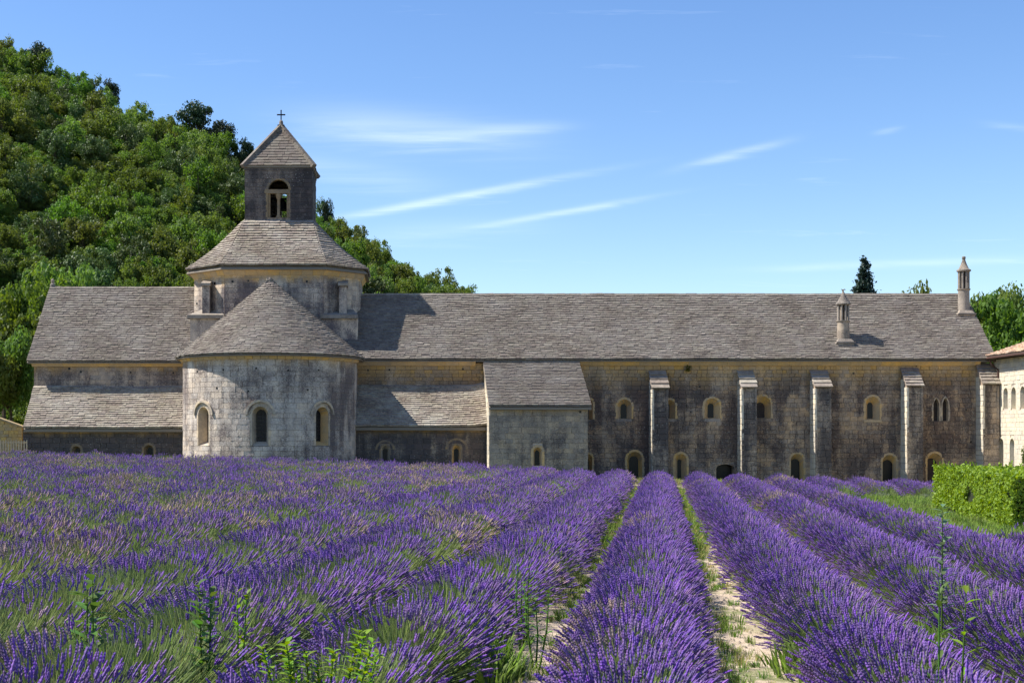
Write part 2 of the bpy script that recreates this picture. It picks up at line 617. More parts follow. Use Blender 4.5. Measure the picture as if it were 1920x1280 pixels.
def stone_courses(mapf, u0, u1, v0, v1, openings, h=0.3, w=0.5, depth=0.16, gap=0.006, rough=0.012, vtop=None):
    mats = []
    v = v0
    while v < v1 - 0.05:
        hh = h * random.uniform(0.82, 1.2)
        if v + hh > v1 - 0.12:
            hh = v1 - v
        vm = v + hh / 2
        blocks = []
        for o in openings:
            ws = [half_width(o, q, o.get('ring', 0.2) - 0.05) for q in (v + 0.04, vm, v + hh - 0.04)]
            ws = [q for q in ws if q is not None]
            if ws:
                q = sorted(ws)[len(ws) // 2]
                blocks.append((o['u'] - q, o['u'] + q))
        blocks.sort()
        segs, s = [], u0
        for a, b in blocks:
            if a > s:
                segs.append((s, min(a, u1)))
            s = max(s, b)
        if s < u1:
            segs.append((s, u1))
        for a, b in segs:
            if b - a < 0.06:
                continue
            x = a - (random.uniform(0, w) if a == u0 else 0)
            while x < b - 0.01:
                ww = w * random.uniform(0.6, 1.55)
                x1 = x + ww
                if x1 > b - 0.15:
                    x1 = b
                xa = max(x, a)
                if x1 - xa > 0.05:
                    um = (xa + x1) / 2
                    top = vtop(um) if vtop else 1e9
                    if v + hh * 0.7 < top:
                        pr = random.uniform(-rough, rough)
                        c, U, N, Vv = mapf(um, vm)
                        mats.append(frame_matrix(c + N * (pr - depth / 2 + 0.02), U * (x1 - xa - gap), -N * depth, Vv * (hh - gap)))
                x = x1
        v += hh
    return mats


def flat_map(O, U, N):
    O, U, N = Vector(O), Vector(U).normalized(), Vector(N).normalized()
    Z = Vector((0, 0, 1))
    return lambda u, v: (O + U * u + Z * v, U, N, Z)


def cyl_map(cx, cy, R):
    def f(u, v):        # u is arc length from the front
        a = u / R
        N = Vector((math.sin(a), -math.cos(a), 0))
        return Vector((cx, cy, v)) + N * R, Vector((math.cos(a), math.sin(a), 0)), N, Vector((0, 0, 1))
    return f


def pt(mapf, u, v, d):
    c, U, N, Z = mapf(u, v)
    return c + N * d


def wall_core(name, mapf, outline, openings, parent, mat, d=-0.02, extra=None):
    """Mortar bed behind the stones, with real holes; extra(MB) adds the building's other faces."""
    bm = bmesh.new()
    for loop in [outline] + [profile(o) for o in openings]:
        vs = [bm.verts.new((p[0], p[1], 0)) for p in loop]
        for a, b in zip(vs, vs[1:] + vs[:1]):
            bm.edges.new((a, b))
    bmesh.ops.triangle_fill(bm, use_beauty=True, edges=bm.edges[:])
    mb = MB()
    for f in bm.faces:
        mb.poly(*[pt(mapf, q.co.x, q.co.y, d) for q in f.verts])
    bm.free()
    if extra:
        extra(mb)
    return mb.build(name, mat, parent)


def opening_parts(mapf, o, parent, ring_mat, pane_mat=None):
    """window (surround stones) > reveal, pane, hood_mould, lead bars."""
    name = o.get('name', 'window')
    ring, dp = o.get('ring', 0.2), o.get('depth', 0.45)
    pane_mat = pane_mat or glass_dark
    out0 = profile(o, 0.0, 12)
    out1 = profile(o, ring, 12)
    mb = MB()
    n = len(out0)
    # surround: blocks between the two outlines (skip the sill edge 0-1)
    step = 1
    def block(a0, a1, b1, b0, pr):
        ctr = ((a0[0] + a1[0] + b0[0] + b1[0]) / 4, (a0[1] + a1[1] + b0[1] + b1[1]) / 4)
        s = 0.965
        q = [(lerp(ctr[0], p[0], s), lerp(ctr[1], p[1], s)) for p in (a0, a1, b1, b0)]
        mb.hexa([pt(mapf, *p, -0.2) for p in q] + [pt(mapf, *p, pr) for p in q])
    for i in range(1, n):
        j = (i + 1) % n
        a0, a1, b0, b1 = out0[i], out0[j], out1[i], out1[j]
        if j == 0 and False:
            continue
        L = math.hypot(a1[0] - a0[0], a1[1] - a0[1])
        if L < 1e-4:
            continue
        k = max(1, round(L / 0.42))
        for t in range(k):
            f0, f1 = t / k, (t + 1) / k
            block((lerp(a0[0], a1[0], f0), lerp(a0[1], a1[1], f0)), (lerp(a0[0], a1[0], f1), lerp(a0[1], a1[1], f1)),
                  (lerp(b0[0], b1[0], f1), lerp(b0[1], b1[1], f1)), (lerp(b0[0], b1[0], f0), lerp(b0[1], b1[1], f0)),
                  0.022 + random.uniform(-0.006, 0.006))
    if o.get('sill'):
        u, w = o['u'], o['w'] / 2 + 0.12
        v = o['v0']
        q = [(u - w, v - 0.14), (u + w, v - 0.14), (u + w, v), (u - w, v)]
        mb.hexa([pt(mapf, *p, -0.15) for p in q] + [pt(mapf, *p, 0.06) for p in q])
    win = mb.build(name, ring_mat, parent, label=o.get('label'))
    # reveal from the outer outline to the glass opening
    gi = dict(o)
    gi.update(u=o['u'] + o.get('shift', 0), w=o.get('gw', o['w']), v0=o.get('gv0', o['v0']), v1=o.get('gv1', o['v1']))
    inn = profile(gi, 0.0, 12)
    mr = MB()
    for i in range(n):
        j = (i + 1) % n
        mr.poly(pt(mapf, *out0[i], -0.01), pt(mapf, *out0[j], -0.01), pt(mapf, *inn[j], -dp), pt(mapf, *inn[i], -dp))
    mr.build('reveal', o.get('reveal_mat', ring_mat), win)
    if not o.get('open'):
        mp_ = MB()
        mp_.poly(*[pt(mapf, *p, -dp - 0.004) for p in inn])
        mp_.poly(*[pt(mapf, *p, -dp - 0.03) for p in reversed(inn)])
        mp_.build('pane' if o.get('name', 'window') == 'window' else 'door_leaf', pane_mat, win)
    if o.get('bars'):
        ml = MB()
        w = gi['w'] / 2
        for i in range(1, 4):
            uu = gi['u'] - w + 2 * w * i / 4
            top = gi['v1'] - w + math.sqrt(max(0, w * w - (uu - gi['u']) ** 2)) - 0.02
            ml.tube([pt(mapf, uu, gi['v0'], -dp + 0.02), pt(mapf, uu, top, -dp + 0.02)], 0.012, 4)
        k = int((gi['v1'] - gi['v0']) / 0.22)
        for i in range(1, k):
            vv = gi['v0'] + i * 0.22
            hw = half_width(gi, vv, 0) or w
            ml.tube([pt(mapf, gi['u'] - hw, vv, -dp + 0.02), pt(mapf, gi['u'] + hw, vv, -dp + 0.02)], 0.012, 4)
        ml.build('lead_bars', lead, win)
    if o.get('hood'):
        mh = MB()
        r = o['w'] / 2 + o['hood']
        vc = o['v1'] - o['w'] / 2
        for i in range(14):
            a0, a1 = math.pi * i / 14, math.pi * (i + 1) / 14
            q = [(o['u'] + r * math.cos(a0), vc + r * math.sin(a0)), (o['u'] + r * math.cos(a1), vc + r * math.sin(a1)),
                 (o['u'] + (r + .13) * math.cos(a1), vc + (r + .13) * math.sin(a1)), (o['u'] + (r + .13) * math.cos(a0), vc + (r + .13) * math.sin(a0))]
            mh.hexa([pt(mapf, *p, -0.1) for p in q] + [pt(mapf, *p, o.get('ht', 0.13)) for p in q])
        mh.build('hood_mould', o.get('hm', stone_trim_grey), win)
    return win


def putlogs(mapf, pts, parent):
    """Dark blocks on the masonry, coloured as the shade inside small square scaffold holes."""
    for (u, v, s) in pts:
        mb = MB()
        q = [(u - s, v - s), (u + s, v - s), (u + s, v + s), (u - s, v + s)]
        mb.poly(*[pt(mapf, *p, 0.045) for p in q])
        mb.hexa([pt(mapf, *p, -0.1) for p in q] + [pt(mapf, *p, 0.044) for p in q])
        mb.build('putlog_hole_shade', glass_dark, parent)


def full_wall(tname, parent, mapf, u0, u1, v0, v1, openings, mat, core_mat=None, h=0.3, w=0.5, n_single=300, extra=None,
              ring_mat=None, rough=0.012, vtop=None, outline=None, view=None):
    outline = outline or [(u0, v0), (u1, v0), (u1, v1), (u0, v1)]
    wall = wall_core(tname, mapf, outline, openings, parent, core_mat or mortar, extra=extra)
    mats = stone_courses(mapf, u0, u1, v0, v1, openings, h, w, rough=rough, vtop=vtop)
    order = [-(m.col[0].length * m.col[2].length) + (0 if view is None or view(m.translation) else 100) for m in mats]
    emit(mats, 'stone' if mat in (stone_dorm, stone_ochre, stone_chapel) else 'ashlar', 'stone', wall, mat, n_single, 'rubble_stones', order)
    for o in openings:
        opening_parts(mapf, o, parent, o.get('ring_mat', ring_mat or stone_trim), o.get('pane'))
    return wall


# ------------------------------------------------------------------ roofs
def slab_course_mats(S, n, wmean, th=0.125, over=2.2, jit=1.0, t_end=1.0):
    mats = []
    e = 0.004
    for k in range(n):
        t0 = k / n * t_end
        pts = [S(i / 24, t0) for i in range(25)]
        lens = [0]
        for a, b in zip(pts, pts[1:]):
            lens.append(lens[-1] + (b - a).length)
        L = lens[-1]
        if L < 0.12:
            continue
        m = max(1, round(L / (wmean * random.uniform(0.9, 1.1))))
        cuts = [0] + [min(L, max(0, (i + random.uniform(-0.33, 0.33)) * L / m)) for i in range(1, m)] + [L]
        cuts.sort()

        def s_at(d):
            for i in range(24):
                if lens[i + 1] >= d:
                    return (i + (d - lens[i]) / max(1e-9, lens[i + 1] - lens[i])) / 24
            return 1.0
        ln = (S(0.5, min(1, (k + 1) / n)) - S(0.5, t0)).length * over
        for a, b in zip(cuts, cuts[1:]):
            if b - a < 0.03:
                continue
            s = s_at((a + b) / 2)
            c = S(s, t0)
            U = (S(min(1, s + e), t0) - S(max(0, s - e), t0)).normalized()
            D = (S(s, min(1, t0 + 0.02)) - c)
            D = (D - U * D.dot(U)).normalized()
            N = U.cross(D)
            if N.z < 0:
                N = -N
            tilt = th * 1.15 / ln
            D2 = (D - N * tilt).normalized()
            N2 = (N + D * tilt).normalized()
            off = random.uniform(-0.008, 0.012) * jit
            c = c + D2 * (ln / 2 - random.uniform(-0.012, 0.012) * jit) + N * (th * 1.2 + off)
            mats.append(frame_matrix(c, U * (b - a) * 0.985, D2 * ln, N2 * th * random.uniform(0.88, 1.15)))
    return mats


def quad_surface(A, B, C, D):
    A, B, C, D = map(Vector, (A, B, C, D))
    return lambda s, t: lerp(lerp(A, B, s), lerp(D, C, s), t)


def ridge_stones(a, b, parent, mat, w=0.26, h=0.14, n_single=300):
    a, b = Vector(a), Vector(b)
    L = (b - a).length
    d = (b - a).normalized()
    side = Vector((-d.y, d.x, 0)).normalized()
    up = Vector((0, 0, 1))
    x = 0
    while x < L - 0.1:
        ln = min(random.uniform(0.55, 0.95), L - x)
        mb = MB()
        q0, q1 = a + d * (x + 0.008), a + d * (x + ln - 0.008)
        k = random.uniform(0.9, 1.12)
        for p, q in ((q0, q1),):
            mb.hexa([p - side * w - up * .14, q - side * w - up * .14, q + side * w - up * .14, p + side * w - up * .14,
                     p - side * w * .55 + up * h * k, q - side * w * .55 + up * h * k, q + side * w * .55 + up * h * k, p + side * w * .55 + up * h * k])
        mb.build('ridge_stone', mat, parent)
        x += ln


def cornice(a, b, parent, mat, out, depth=0.22, h=0.16, below=0.0):
    """Stone ledge under the eaves, made of blocks butted end to end."""
    a, b, out = Vector(a), Vector(b), Vector(out).normalized()
    d = (b - a).normalized()
    L = (b - a).length
    x = 0
    up = Vector((0, 0, 1))
    mb = MB()
    while x < L - 0.05:
        ln = min(random.uniform(0.7, 1.3), L - x)
        p, q = a + d * (x + .005), a + d * (x + ln - .005)
        k = random.uniform(0.94, 1.04)
        mb.hexa([p - out * .05 - up * h, q - out * .05 - up * h, q + out * depth * .35 * k - up * h, p + out * depth * .35 * k - up * h,
                 p - out * .05, q - out * .05, q + out * depth * k, p + out * depth * k])
        x += ln
    mb.build('cornice', mat, parent)


# ================================================================== GROUND
def grid_mesh(xs, ys, zf):
    X, Yg = np.meshgrid(xs, ys)
    Z = np.array([[zf(float(x), float(y)) for x in xs] for y in ys])
    V = np.stack([X, Yg, Z], -1).reshape(-1, 3)
    nx, ny = len(xs), len(ys)
    i = np.arange(nx - 1)
    j = np.arange(ny - 1)
    I, J = np.meshgrid(i, j)
    a = (J * nx + I).ravel()
    return V, np.stack([a, a + 1, a + nx + 1, a + nx], -1)


def axis(lo, hi, near_lo, near_hi, step):
    near = list(np.arange(near_lo, near_hi + 1e-6, step))
    left, x, s = [], near_lo, step
    while x > lo:
        s *= 1.6
        x -= s
        left.append(max(x, lo))
    right, x, s = [], near_hi, step
    while x < hi:
        s *= 1.6
        x += s
        right.append(min(x, hi))
    return np.array(left[::-1] + near + right)


ROW_DX, PITCH, ROW0 = 0.186, 2.05, -0.235            # rows: x = ROW_DX * y + ROW0 + k * PITCH


def soil_bump(x, y):
    if not (0 < y < 80 and -25 < x < 40):
        return 0.0
    return 0.03 * noise.noise(Vector((x * 1.3, y * 1.3, 0))) + 0.012 * noise.noise(Vector((x * 5, y * 5, 3)))


M = Mat("soil", 0.95)
p = M.pos()
n1, n2, n3 = M.noise(p, 0.9, 5, 0.7), M.noise(p, 9, 4, 0.7), M.noise(p, 60, 3, 0.7)
c = M.mix(M.remap(n2, 0.35, 0.65), (0.56, 0.44, 0.32), (0.40, 0.305, 0.215))
c = M.mix(M.remap(n3, 0.52, 0.66), c, (0.62, 0.53, 0.42))
c = M.mix(M.remap(n3, 0.44, 0.32), c, (0.2, 0.15, 0.10))
c = M.mix(M.remap(n1, 0.5, 0.62, 0, 0.75), c, (0.13, 0.16, 0.045))
sp = M.node("ShaderNodeSeparateXYZ")
M.l.new(p, sp.inputs[0])
yn = M.math('ADD', sp.outputs[1], M.math('MULTIPLY', M.math('SUBTRACT', n1, 0.5), 5.0))
xo = M.math('SUBTRACT', M.math('ADD', sp.outputs[0], M.math('MULTIPLY', M.math('SUBTRACT', n1, 0.5), 6.0)), M.math('MULTIPLY', sp.outputs[1], ROW_DX))
off_field = M.math('MAXIMUM', M.remap(yn, 72.5, 74.5), M.remap(yn, 6.0, 3.0))
off_field = M.math('MAXIMUM', off_field, M.math('MAXIMUM', M.remap(xo, 15, 18), M.remap(xo, -33, -36)))
meadow = M.mix(M.remap(n2, 0.35, 0.65), (0.07, 0.085, 0.03), (0.13, 0.115, 0.06))
c = M.mix(off_field, c, meadow)
M.bump(M.math('ADD', n2, n3), 0.6, 0.03)
soil = M.color(c)
V, Fc = grid_mesh(axis(-2500, 2500, -24, 40, 0.5), axis(-400, 3000, 2, 80, 0.5), lambda x, y: ground_z(x, y) + soil_bump(x, y))
mesh_obj("ground", mesh_np("ground", V, Fc, [soil], smooth=True), None, None, 'structure')

# ------------------------------------------------------------------ hill
RIDGE_Y = 232.0
_rid = [(-600, 60), (-300, 72), (0, 84), (100, 118), (200, 178), (300, 222), (380, 250), (450, 300), (520, 352), (600, 412), (700, 478),
        (800, 536), (870, 572), (960, 650), (1060, 720), (1160, 800), (1400, 812)]
_rx = np.array([(a - CX) * RIDGE_Y / F for a, b in _rid])
_rz = np.array([max(0.0, (CY - b) * RIDGE_Y / F + CZ - 5.0) for a, b in _rid])


def hill_z(x, y):
    zr = float(np.interp(x, _rx, _rz))
    t = (y - 108) / (RIDGE_Y - 108)
    if t <= 0:
        s = t * 0.4
    elif t < 1:
        s = 0.30 * t + 0.70 * sstep(0, 1, t) if t < .5 else 0.30 * t + 0.70 * sstep(0, 1, t)
    else:
        s = 1.0 - 0.25 * min(1, (t - 1))
    z = zr * s
    z += (2.2 * noise.noise(Vector((x * .03, y * .03, 1))) + 0.8 * noise.noise(Vector((x * .09, y * .09, 5)))) * min(1, max(0, t * 3)) * min(1, zr / 15)
    return ground_z(x, y) * (1 - min(1, max(0, t))) + z - 0.25 + (t * 4 if t < 0 else 0)


M = Mat("hillside", 0.95)
p = M.pos()
c = M.mix(M.remap(M.noise(p, 0.12, 5, 0.7), 0.4, 0.65), (0.035, 0.05, 0.015), (0.06, 0.065, 0.03))
c = M.mix(M.remap(M.noise(p, 0.25, 6, 0.75), 0.62, 0.7), c, (0.30, 0.28, 0.25))
hill_mat = M.color(c)
V, Fc = grid_mesh(np.linspace(-260, 110, 120), np.linspace(104, 330, 80), hill_z)
mesh_obj("hill", mesh_np("hill", V, Fc, [hill_mat], smooth=True), None, None, 'structure')

# ================================================================== ABBEY
Y_WALL = 87.0
EAVE_Y, EAVE_Z = 86.55, 7.02
Z0 = -1.6                                            # foundations reach below the sloping ground
XA, YA, RA = -8.25, 84.5, 5.22                       # apse axis and radius
XD, YD, ADX, ADY, FH = -8.32, 92.2, 5.38, 4.4, 3.12   # crossing drum


def base_at(x, y):
    return (x, y, ground_z(x, y))


# ---- transept (left of the apse)
t = thing("transept", base_at(-18, 87), "long grey-brown stone transept with steep slab roof between hillside trees and round apse", "church")
mf = flat_map((0, Y_WALL, 0), (1, 0, 0), (0, -1, 0))
TX0, TX1 = -23.3, -13.0
TRY, TRZ = 92.2, 12.05


def extra(mb):
    mb.poly((TX0, 87.02, Z0), (TX0, 97.4, Z0), (TX0, 97.4, 6.9), (TX0, TRY, TRZ - .2), (TX0, 87.02, 6.9))
    mb.poly((TX0, 97.4, Z0), (-3, 97.4, Z0), (-3, 97.4, 6.9), (TX0, 97.4, 6.9))


wall_t = full_wall("wall", t, mf, TX0, -12.0, 2.2, 6.86, [], stone_transept, h=0.27, w=0.48, n_single=300, extra=extra)
mb = MB()
mb.box(TX0, -12.0, 87.03, 87.5, Z0, 2.25)
mb.build('footing', mortar, t)
putlogs(mf, [(PX(130, 87), PZ(691, 87), .07), (PX(152, 87), PZ(697, 87), .06), (PX(245, 87), PZ(698, 87), .05), (PX(325, 87), PZ(699, 87), .05)], wall_t)
cornice((TX0 - .1, 87.0, 6.9), (-12.3, 87.0, 6.9), t, stone_trim, (0, -1, 0), 0.3, 0.22)
RA0, RB0, RC0, RD0 = (-23.62, EAVE_Y, EAVE_Z - .1), (-9, EAVE_Y, EAVE_Z - .1), (-9, TRY, TRZ), (-23.62, TRY, TRZ)
mb = MB()
mb.poly(RA0, RB0, RC0, RD0)
mb.poly(RD0, RC0, (-9, 97.9, EAVE_Z - .1), (-23.62, 97.9, EAVE_Z - .1))
for s in (0,):
    mb.poly((-23.62, EAVE_Y, EAVE_Z - .16), (-9, EAVE_Y, EAVE_Z - .16), (-9, 97.9, EAVE_Z - .16), (-23.62, 97.9, EAVE_Z - .16))
    mb.poly((-23.62, EAVE_Y, EAVE_Z - .16), (-23.62, EAVE_Y, EAVE_Z - .1), (-23.62, TRY, TRZ), (-23.62, TRY, TRZ - .3))
    mb.poly((-23.62, EAVE_Y, EAVE_Z - .16), (-9, EAVE_Y, EAVE_Z - .16), (-9, EAVE_Y, EAVE_Z - .1), (-23.62, EAVE_Y, EAVE_Z - .1))
roof_t = mb.build("roof", under_roof, t)
ms = slab_course_mats(quad_surface(RA0, RB0, RC0, RD0), 40, 0.36)
ms = [m for m in ms if m.translation.x < -11.5]
emit(ms, 'slab', 'roof_slab', roof_t, slab_main, 300, 'roof_slabs')
ridge_stones((-23.6, TRY, TRZ + .06), (-13.2, TRY, TRZ + .0), roof_t, slab_drum)
mb = MB()
mb.lathe((-23.45, TRY, TRZ + .1), [(.16, 0), (.17, .25), (.1, .3), (.13, .5), (.05, .62)], 10)
mb.build('finial', stone_cap, roof_t, True)

# ---- side chapels (low lean-to roofs either side of the apse)


def chapel(xl, xr, xel, xer, z_top, z_eave, y_e, wins, label, lift=None, mat_roof=slab_pale, n_c=19, side='l'):
    y_w = y_e + 0.35
    t = thing("side_chapel", base_at((xl + xr) / 2, y_w), label, "chapel", "low side chapels either side of the apse")
    mf = flat_map((0, y_w, 0), (1, 0, 0), (0, -1, 0))

    def extra(mb):
        for x in (xl, xr):
            mb.poly((x, y_w + .02, Z0), (x, 87, Z0), (x, 87, z_top - .1), (x, y_w + .02, z_eave - .1))
    full_wall("wall", t, mf, xl, xr, -1.2, z_eave - .16, wins, stone_chapel, h=0.3, w=0.52, n_single=240, extra=extra, ring_mat=stone_trim_grey,
              view=lambda p: p.z > 0.5)
    cornice((xl, y_w, z_eave - .14), (xr, y_w, z_eave - .14), t, stone_chapel, (0, -1, 0), 0.22, 0.18)
    A, B = Vector((xel, y_e, z_eave - .06)), Vector((xer, y_e, z_eave - .06))
    C, D = Vector((xr + .02, 86.98, z_top)), Vector((xl - .05, 86.98, z_top))
    mb = MB()
    mb.poly(A, B, C, D)
    dn = Vector((0, 0, -.16))
    mb.poly(A + dn, B + dn, B, A)
    mb.poly(A + dn, A, D, D + dn)
    mb.poly(B + dn, B, C, C + dn)
    mb.poly(A + dn, B + dn, C + dn, D + dn)
    roof = mb.build("roof", under_roof, t)
    S0 = quad_surface(A, B, C, D)
    S = S0
    if lift:
        def S(s, t_):
            q = S0(s, t_)
            return q + Vector((0, -.5, .5)) * lift(s, t_)
    ms = slab_course_mats(S, n_c, 0.37, 0.13)
    emit(ms, 'slab', 'roof_slab', roof, mat_roof, 300, 'roof_slabs')
    return t


slit = dict(ring=0.15, depth=0.4, ring_mat=stone_trim_dark, reveal_mat=stone_trim_dark)


def swl(px, py_top, py_bot, w, gw, y, gpt, gpb, **kw):
    o = dict(u=PX(px, y), w=w, v0=PZ(py_bot, y), v1=PZ(py_top, y), gw=gw, gv0=PZ(gpb, y), gv1=PZ(gpt, y))
    o.update(kw)
    return o


yc = 84.35
chapel(-23.25, -12.6, -23.12, -12.3, 5.30, 2.80, 84.0,
       [swl(143, 836, 858, .55, .26, yc, 840, 857, **slit), swl(279, 834, 858, .6, .3, yc, 838, 857, **slit)],
       "low side chapel under pale slab lean-to roof beside picket fence, wholly lit", side='l',
       lift=lambda s, t_: 0.16 * max(0, (s - .93) / .07) + 0.04 * math.sin(s * 9))
chapel(-4.3, 4.95, -3.38, 4.98, 5.36, 2.90, 84.0,
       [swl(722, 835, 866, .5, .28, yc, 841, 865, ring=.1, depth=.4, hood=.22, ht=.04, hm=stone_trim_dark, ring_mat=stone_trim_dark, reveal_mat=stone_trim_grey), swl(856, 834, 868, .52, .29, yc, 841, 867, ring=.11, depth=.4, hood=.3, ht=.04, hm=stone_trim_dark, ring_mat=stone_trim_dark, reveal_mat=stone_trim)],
       "low side chapel under pale slab lean-to roof between the apse and gabled annex, half shaded", side='r',
       lift=lambda s, t_: 0.22 * max(0, (s - .86) / .14) ** 2 + 0.03 * math.sin(s * 8))

# ---- apse
t = thing("apse", base_at(XA, YA), "round stone apse with conical slab roof and three arched windows", "apse")
cm = cyl_map(XA, YA, RA)
TH = math.radians(42)
apse_w = []
for th in (-TH, math.radians(-0.5), math.radians(41)):
    apse_w.append(dict(u=th * RA, w=.92, v0=1.78, v1=4.02, gw=.66, gv0=2.02, gv1=3.86, ring=.17, depth=.55, hood=.26, bars=True, ring_mat=stone_trim_grey,
                       reveal_mat=stone_trim if th > 0.3 else stone_trim_grey))
uL = RA * math.pi / 2
mb = MB()
nu, nv = 180, 84
for i in range(nu):
    for j in range(nv):
        u0, u1 = -uL + 2 * uL * i / nu, -uL + 2 * uL * (i + 1) / nu
        v0, v1 = Z0 + (6.9 - Z0) * j / nv, Z0 + (6.9 - Z0) * (j + 1) / nv
        um, vm = (u0 + u1) / 2, (v0 + v1) / 2
        skip = False
        for o in apse_w:
            hw = half_width(o, vm, 0.05)
            if hw is not None and abs(um - o['u']) < hw:
                skip = True
        if not skip:
            mb.poly(pt(cm, u0, v0, -.02), pt(cm, u1, v0, -.02), pt(cm, u1, v1, -.02), pt(cm, u0, v1, -.02))
for sx in (-1, 1):
    x = XA + sx * (RA - .02)
    mb.poly((x, YA, Z0), (x, 88.4, Z0), (x, 88.4, 6.9), (x, YA, 6.9))
wall_a = mb.build("wall", mortar_pale, t)
ms = stone_courses(cm, -uL, uL, -.9, 6.78, apse_w, 0.31, 0.56, rough=0.006, gap=0.006)
for sx in (-1, 1):
    fm = flat_map((XA + sx * RA, YA if sx > 0 else 87, 0), (0, sx, 0), (sx, 0, 0))
    ms += stone_courses(fm, 0, 2.5, 2.0, 6.78, [], 0.31, 0.56, rough=0.006)
order = [abs(m.translation.x - XA) + (0 if 1.0 < m.translation.z else 50) + (20 if m.translation.y > 84 else 0) for m in ms]
emit(ms, 'ashlar', 'stone', wall_a, stone_apse, 300, 'ashlar_stones', order)
for o in apse_w:
    opening_parts(cm, o, t, stone_trim_grey, glass_dark)
putlogs(cm, [(math.radians(a) * RA, z, .05) for a, z in ((-48, 6.1), (-25, 6.15), (-3, 6.2), (17, 6.1), (38, 6.15), (-30, 5.1), (-8, 4.9), (30, 5.0))], wall_a)
mb = MB()
for i in range(36):
    a0, a1 = math.radians(-90 + 5 * i + .15), math.radians(-90 + 5 * i + 4.85)
    f = lambda a, r, z: (XA + r * math.sin(a), YA - r * math.cos(a), z)
    k = random.uniform(-.01, .01)
    mb.hexa([f(a0, RA - .1, 6.74), f(a1, RA - .1, 6.74), f(a1, RA + .1 + k, 6.74), f(a0, RA + .1 + k, 6.74),
             f(a0, RA - .1, 6.97), f(a1, RA - .1, 6.97), f(a1, RA + .27 + k, 6.97), f(a0, RA + .27 + k, 6.97)])
mb.build('cornice', stone_trim, t)
RE, ZE, ZX = RA + .42, 6.96, 11.72


def apse_eave(s):
    per = 2 * 3.3 + math.pi * RE
    d = s * per
    if d < 3.3:
        return Vector((XA - RE, YA + 3.3 - d, ZE))
    if d < 3.3 + math.pi * RE:
        a = (d - 3.3) / RE - math.pi / 2
        return Vector((XA + RE * math.sin(a), YA - RE * math.cos(a), ZE))
    return Vector((XA + RE, YA + (d - 3.3 - math.pi * RE), ZE))


def apse_roof(s, t_):
    e = apse_eave(s)
    top = Vector((XA, max(YA, e.y), ZX))
    return lerp(e, top, t_)


mb = MB()
for i in range(60):
    a, b = i / 60, (i + 1) / 60
    mb.poly(apse_roof(a, 0), apse_roof(b, 0), apse_roof(b, .999), apse_roof(a, .999))
    dn = Vector((0, 0, -.05))
    mb.poly(apse_roof(a, 0) + dn, apse_roof(b, 0) + dn, apse_roof(b, 0), apse_roof(a, 0))
    mb.poly(apse_roof(a, 0) + dn, apse_roof(b, 0) + dn, Vector((XA, max(YA, apse_eave(b).y), ZE - .05)), Vector((XA, max(YA, apse_eave(a).y), ZE - .05)))
roof_a = mb.build("roof", under_roof, t)
ms = slab_course_mats(apse_roof, 37, 0.36, 0.11)
emit(ms, 'slab', 'roof_slab', roof_a, slab_main, 300, 'roof_slabs')
ridge_stones((XA, YA, ZX + .05), (XA, 88.0, ZX + .05), roof_a, slab_main)
mb = MB()
mb.lathe((XA, YA, ZX - .15), [(.26, 0), (.17, .18), (.12, .32), (.04, .42)], 10)
mb.build('finial', stone_cap, roof_a, True)

# ---- crossing tower (octagonal drum)
t = thing("crossing_tower", base_at(XD, 88), "squat octagonal stone drum with slab roof carrying the bell tower", "tower")


def oct_pts(ax, ay, fx, fy, z):
    return [Vector((XD + x, YD + y, z)) for x, y in ((-fx, -ay), (fx, -ay), (ax, -fy), (ax, fy), (fx, ay), (-fx, ay), (-ax, fy), (-ax, -fy))]


FY = ADY - (ADX - FH)
oc = oct_pts(ADX, ADY, FH, FY, 0)
ZDE = 12.84
for i in range(8):
    a, b = oc[i], oc[(i + 1) % 8]
    U = (b - a)
    L = U.length
    U.normalize()
    N = Vector((U.y, -U.x, 0))
    fm = flat_map(a, U, N)
    if i in (0, 1, 2, 7, 6):
        ops = []
        w_ = full_wall("wall", t, fm, 0, L, 6.3, ZDE - .1, ops, stone_drum, mortar_pale, 0.3, 0.5, 100, rough=0.006, view=lambda p: p.z > 9)
        if i == 0:
            putlogs(fm, [(.5, 12.1, .06), (1.5, 12.15, .05), (3.1, 12.1, .06), (5.2, 12.1, .06)], w_)
        if i == 7:
            putlogs(fm, [(.3, 10.9, .06), (2.2, 12.05, .08)], w_)
    else:
        mb = MB()
        mb.poly(pt(fm, 0, 6.3, 0), pt(fm, L, 6.3, 0), pt(fm, L, ZDE, 0), pt(fm, 0, ZDE, 0))
        mb.build("wall", mortar_pale, t)
oc1 = oct_pts(ADX - .03, ADY - .03, FH, FY, ZDE)
oc2 = oct_pts(ADX + .3, ADY + .3, FH + .12, FY + .12, ZDE)
mb = MB()
for i in range(8):
    j = (i + 1) % 8
    a0, b0, a2, b2 = oc1[i], oc1[j], oc2[i], oc2[j]
    m = max(1, round((b2 - a2).length / .75))
    dn = Vector((0, 0, -.34))
    for k in range(m):
        f0, f1 = (k + .01) / m, (k + .99) / m
        p0, p1, q0, q1 = lerp(a0, b0, f0), lerp(a0, b0, f1), lerp(a2, b2, f0), lerp(a2, b2, f1)
        mb.hexa([p0 + dn, p1 + dn, lerp(p1, q1, .25) + dn, lerp(p0, q0, .25) + dn, p0, p1, q1, q0])
mb.build('cornice', stone_trim, t)
TWX0, TWX1, TWY0, TWY1 = -10.44, -6.08, 90.3, 94.1
ZTB = 16.05
eo = oct_pts(ADX + .48, ADY + .48, FH + .2, FY + .2, ZDE + .02)
tc_ = [Vector((TWX0 - .02, TWY0, ZTB)), Vector((TWX1 + .02, TWY0, ZTB)), Vector((TWX1 + .02, TWY1, ZTB)), Vector((TWX0 - .02, TWY1, ZTB))]
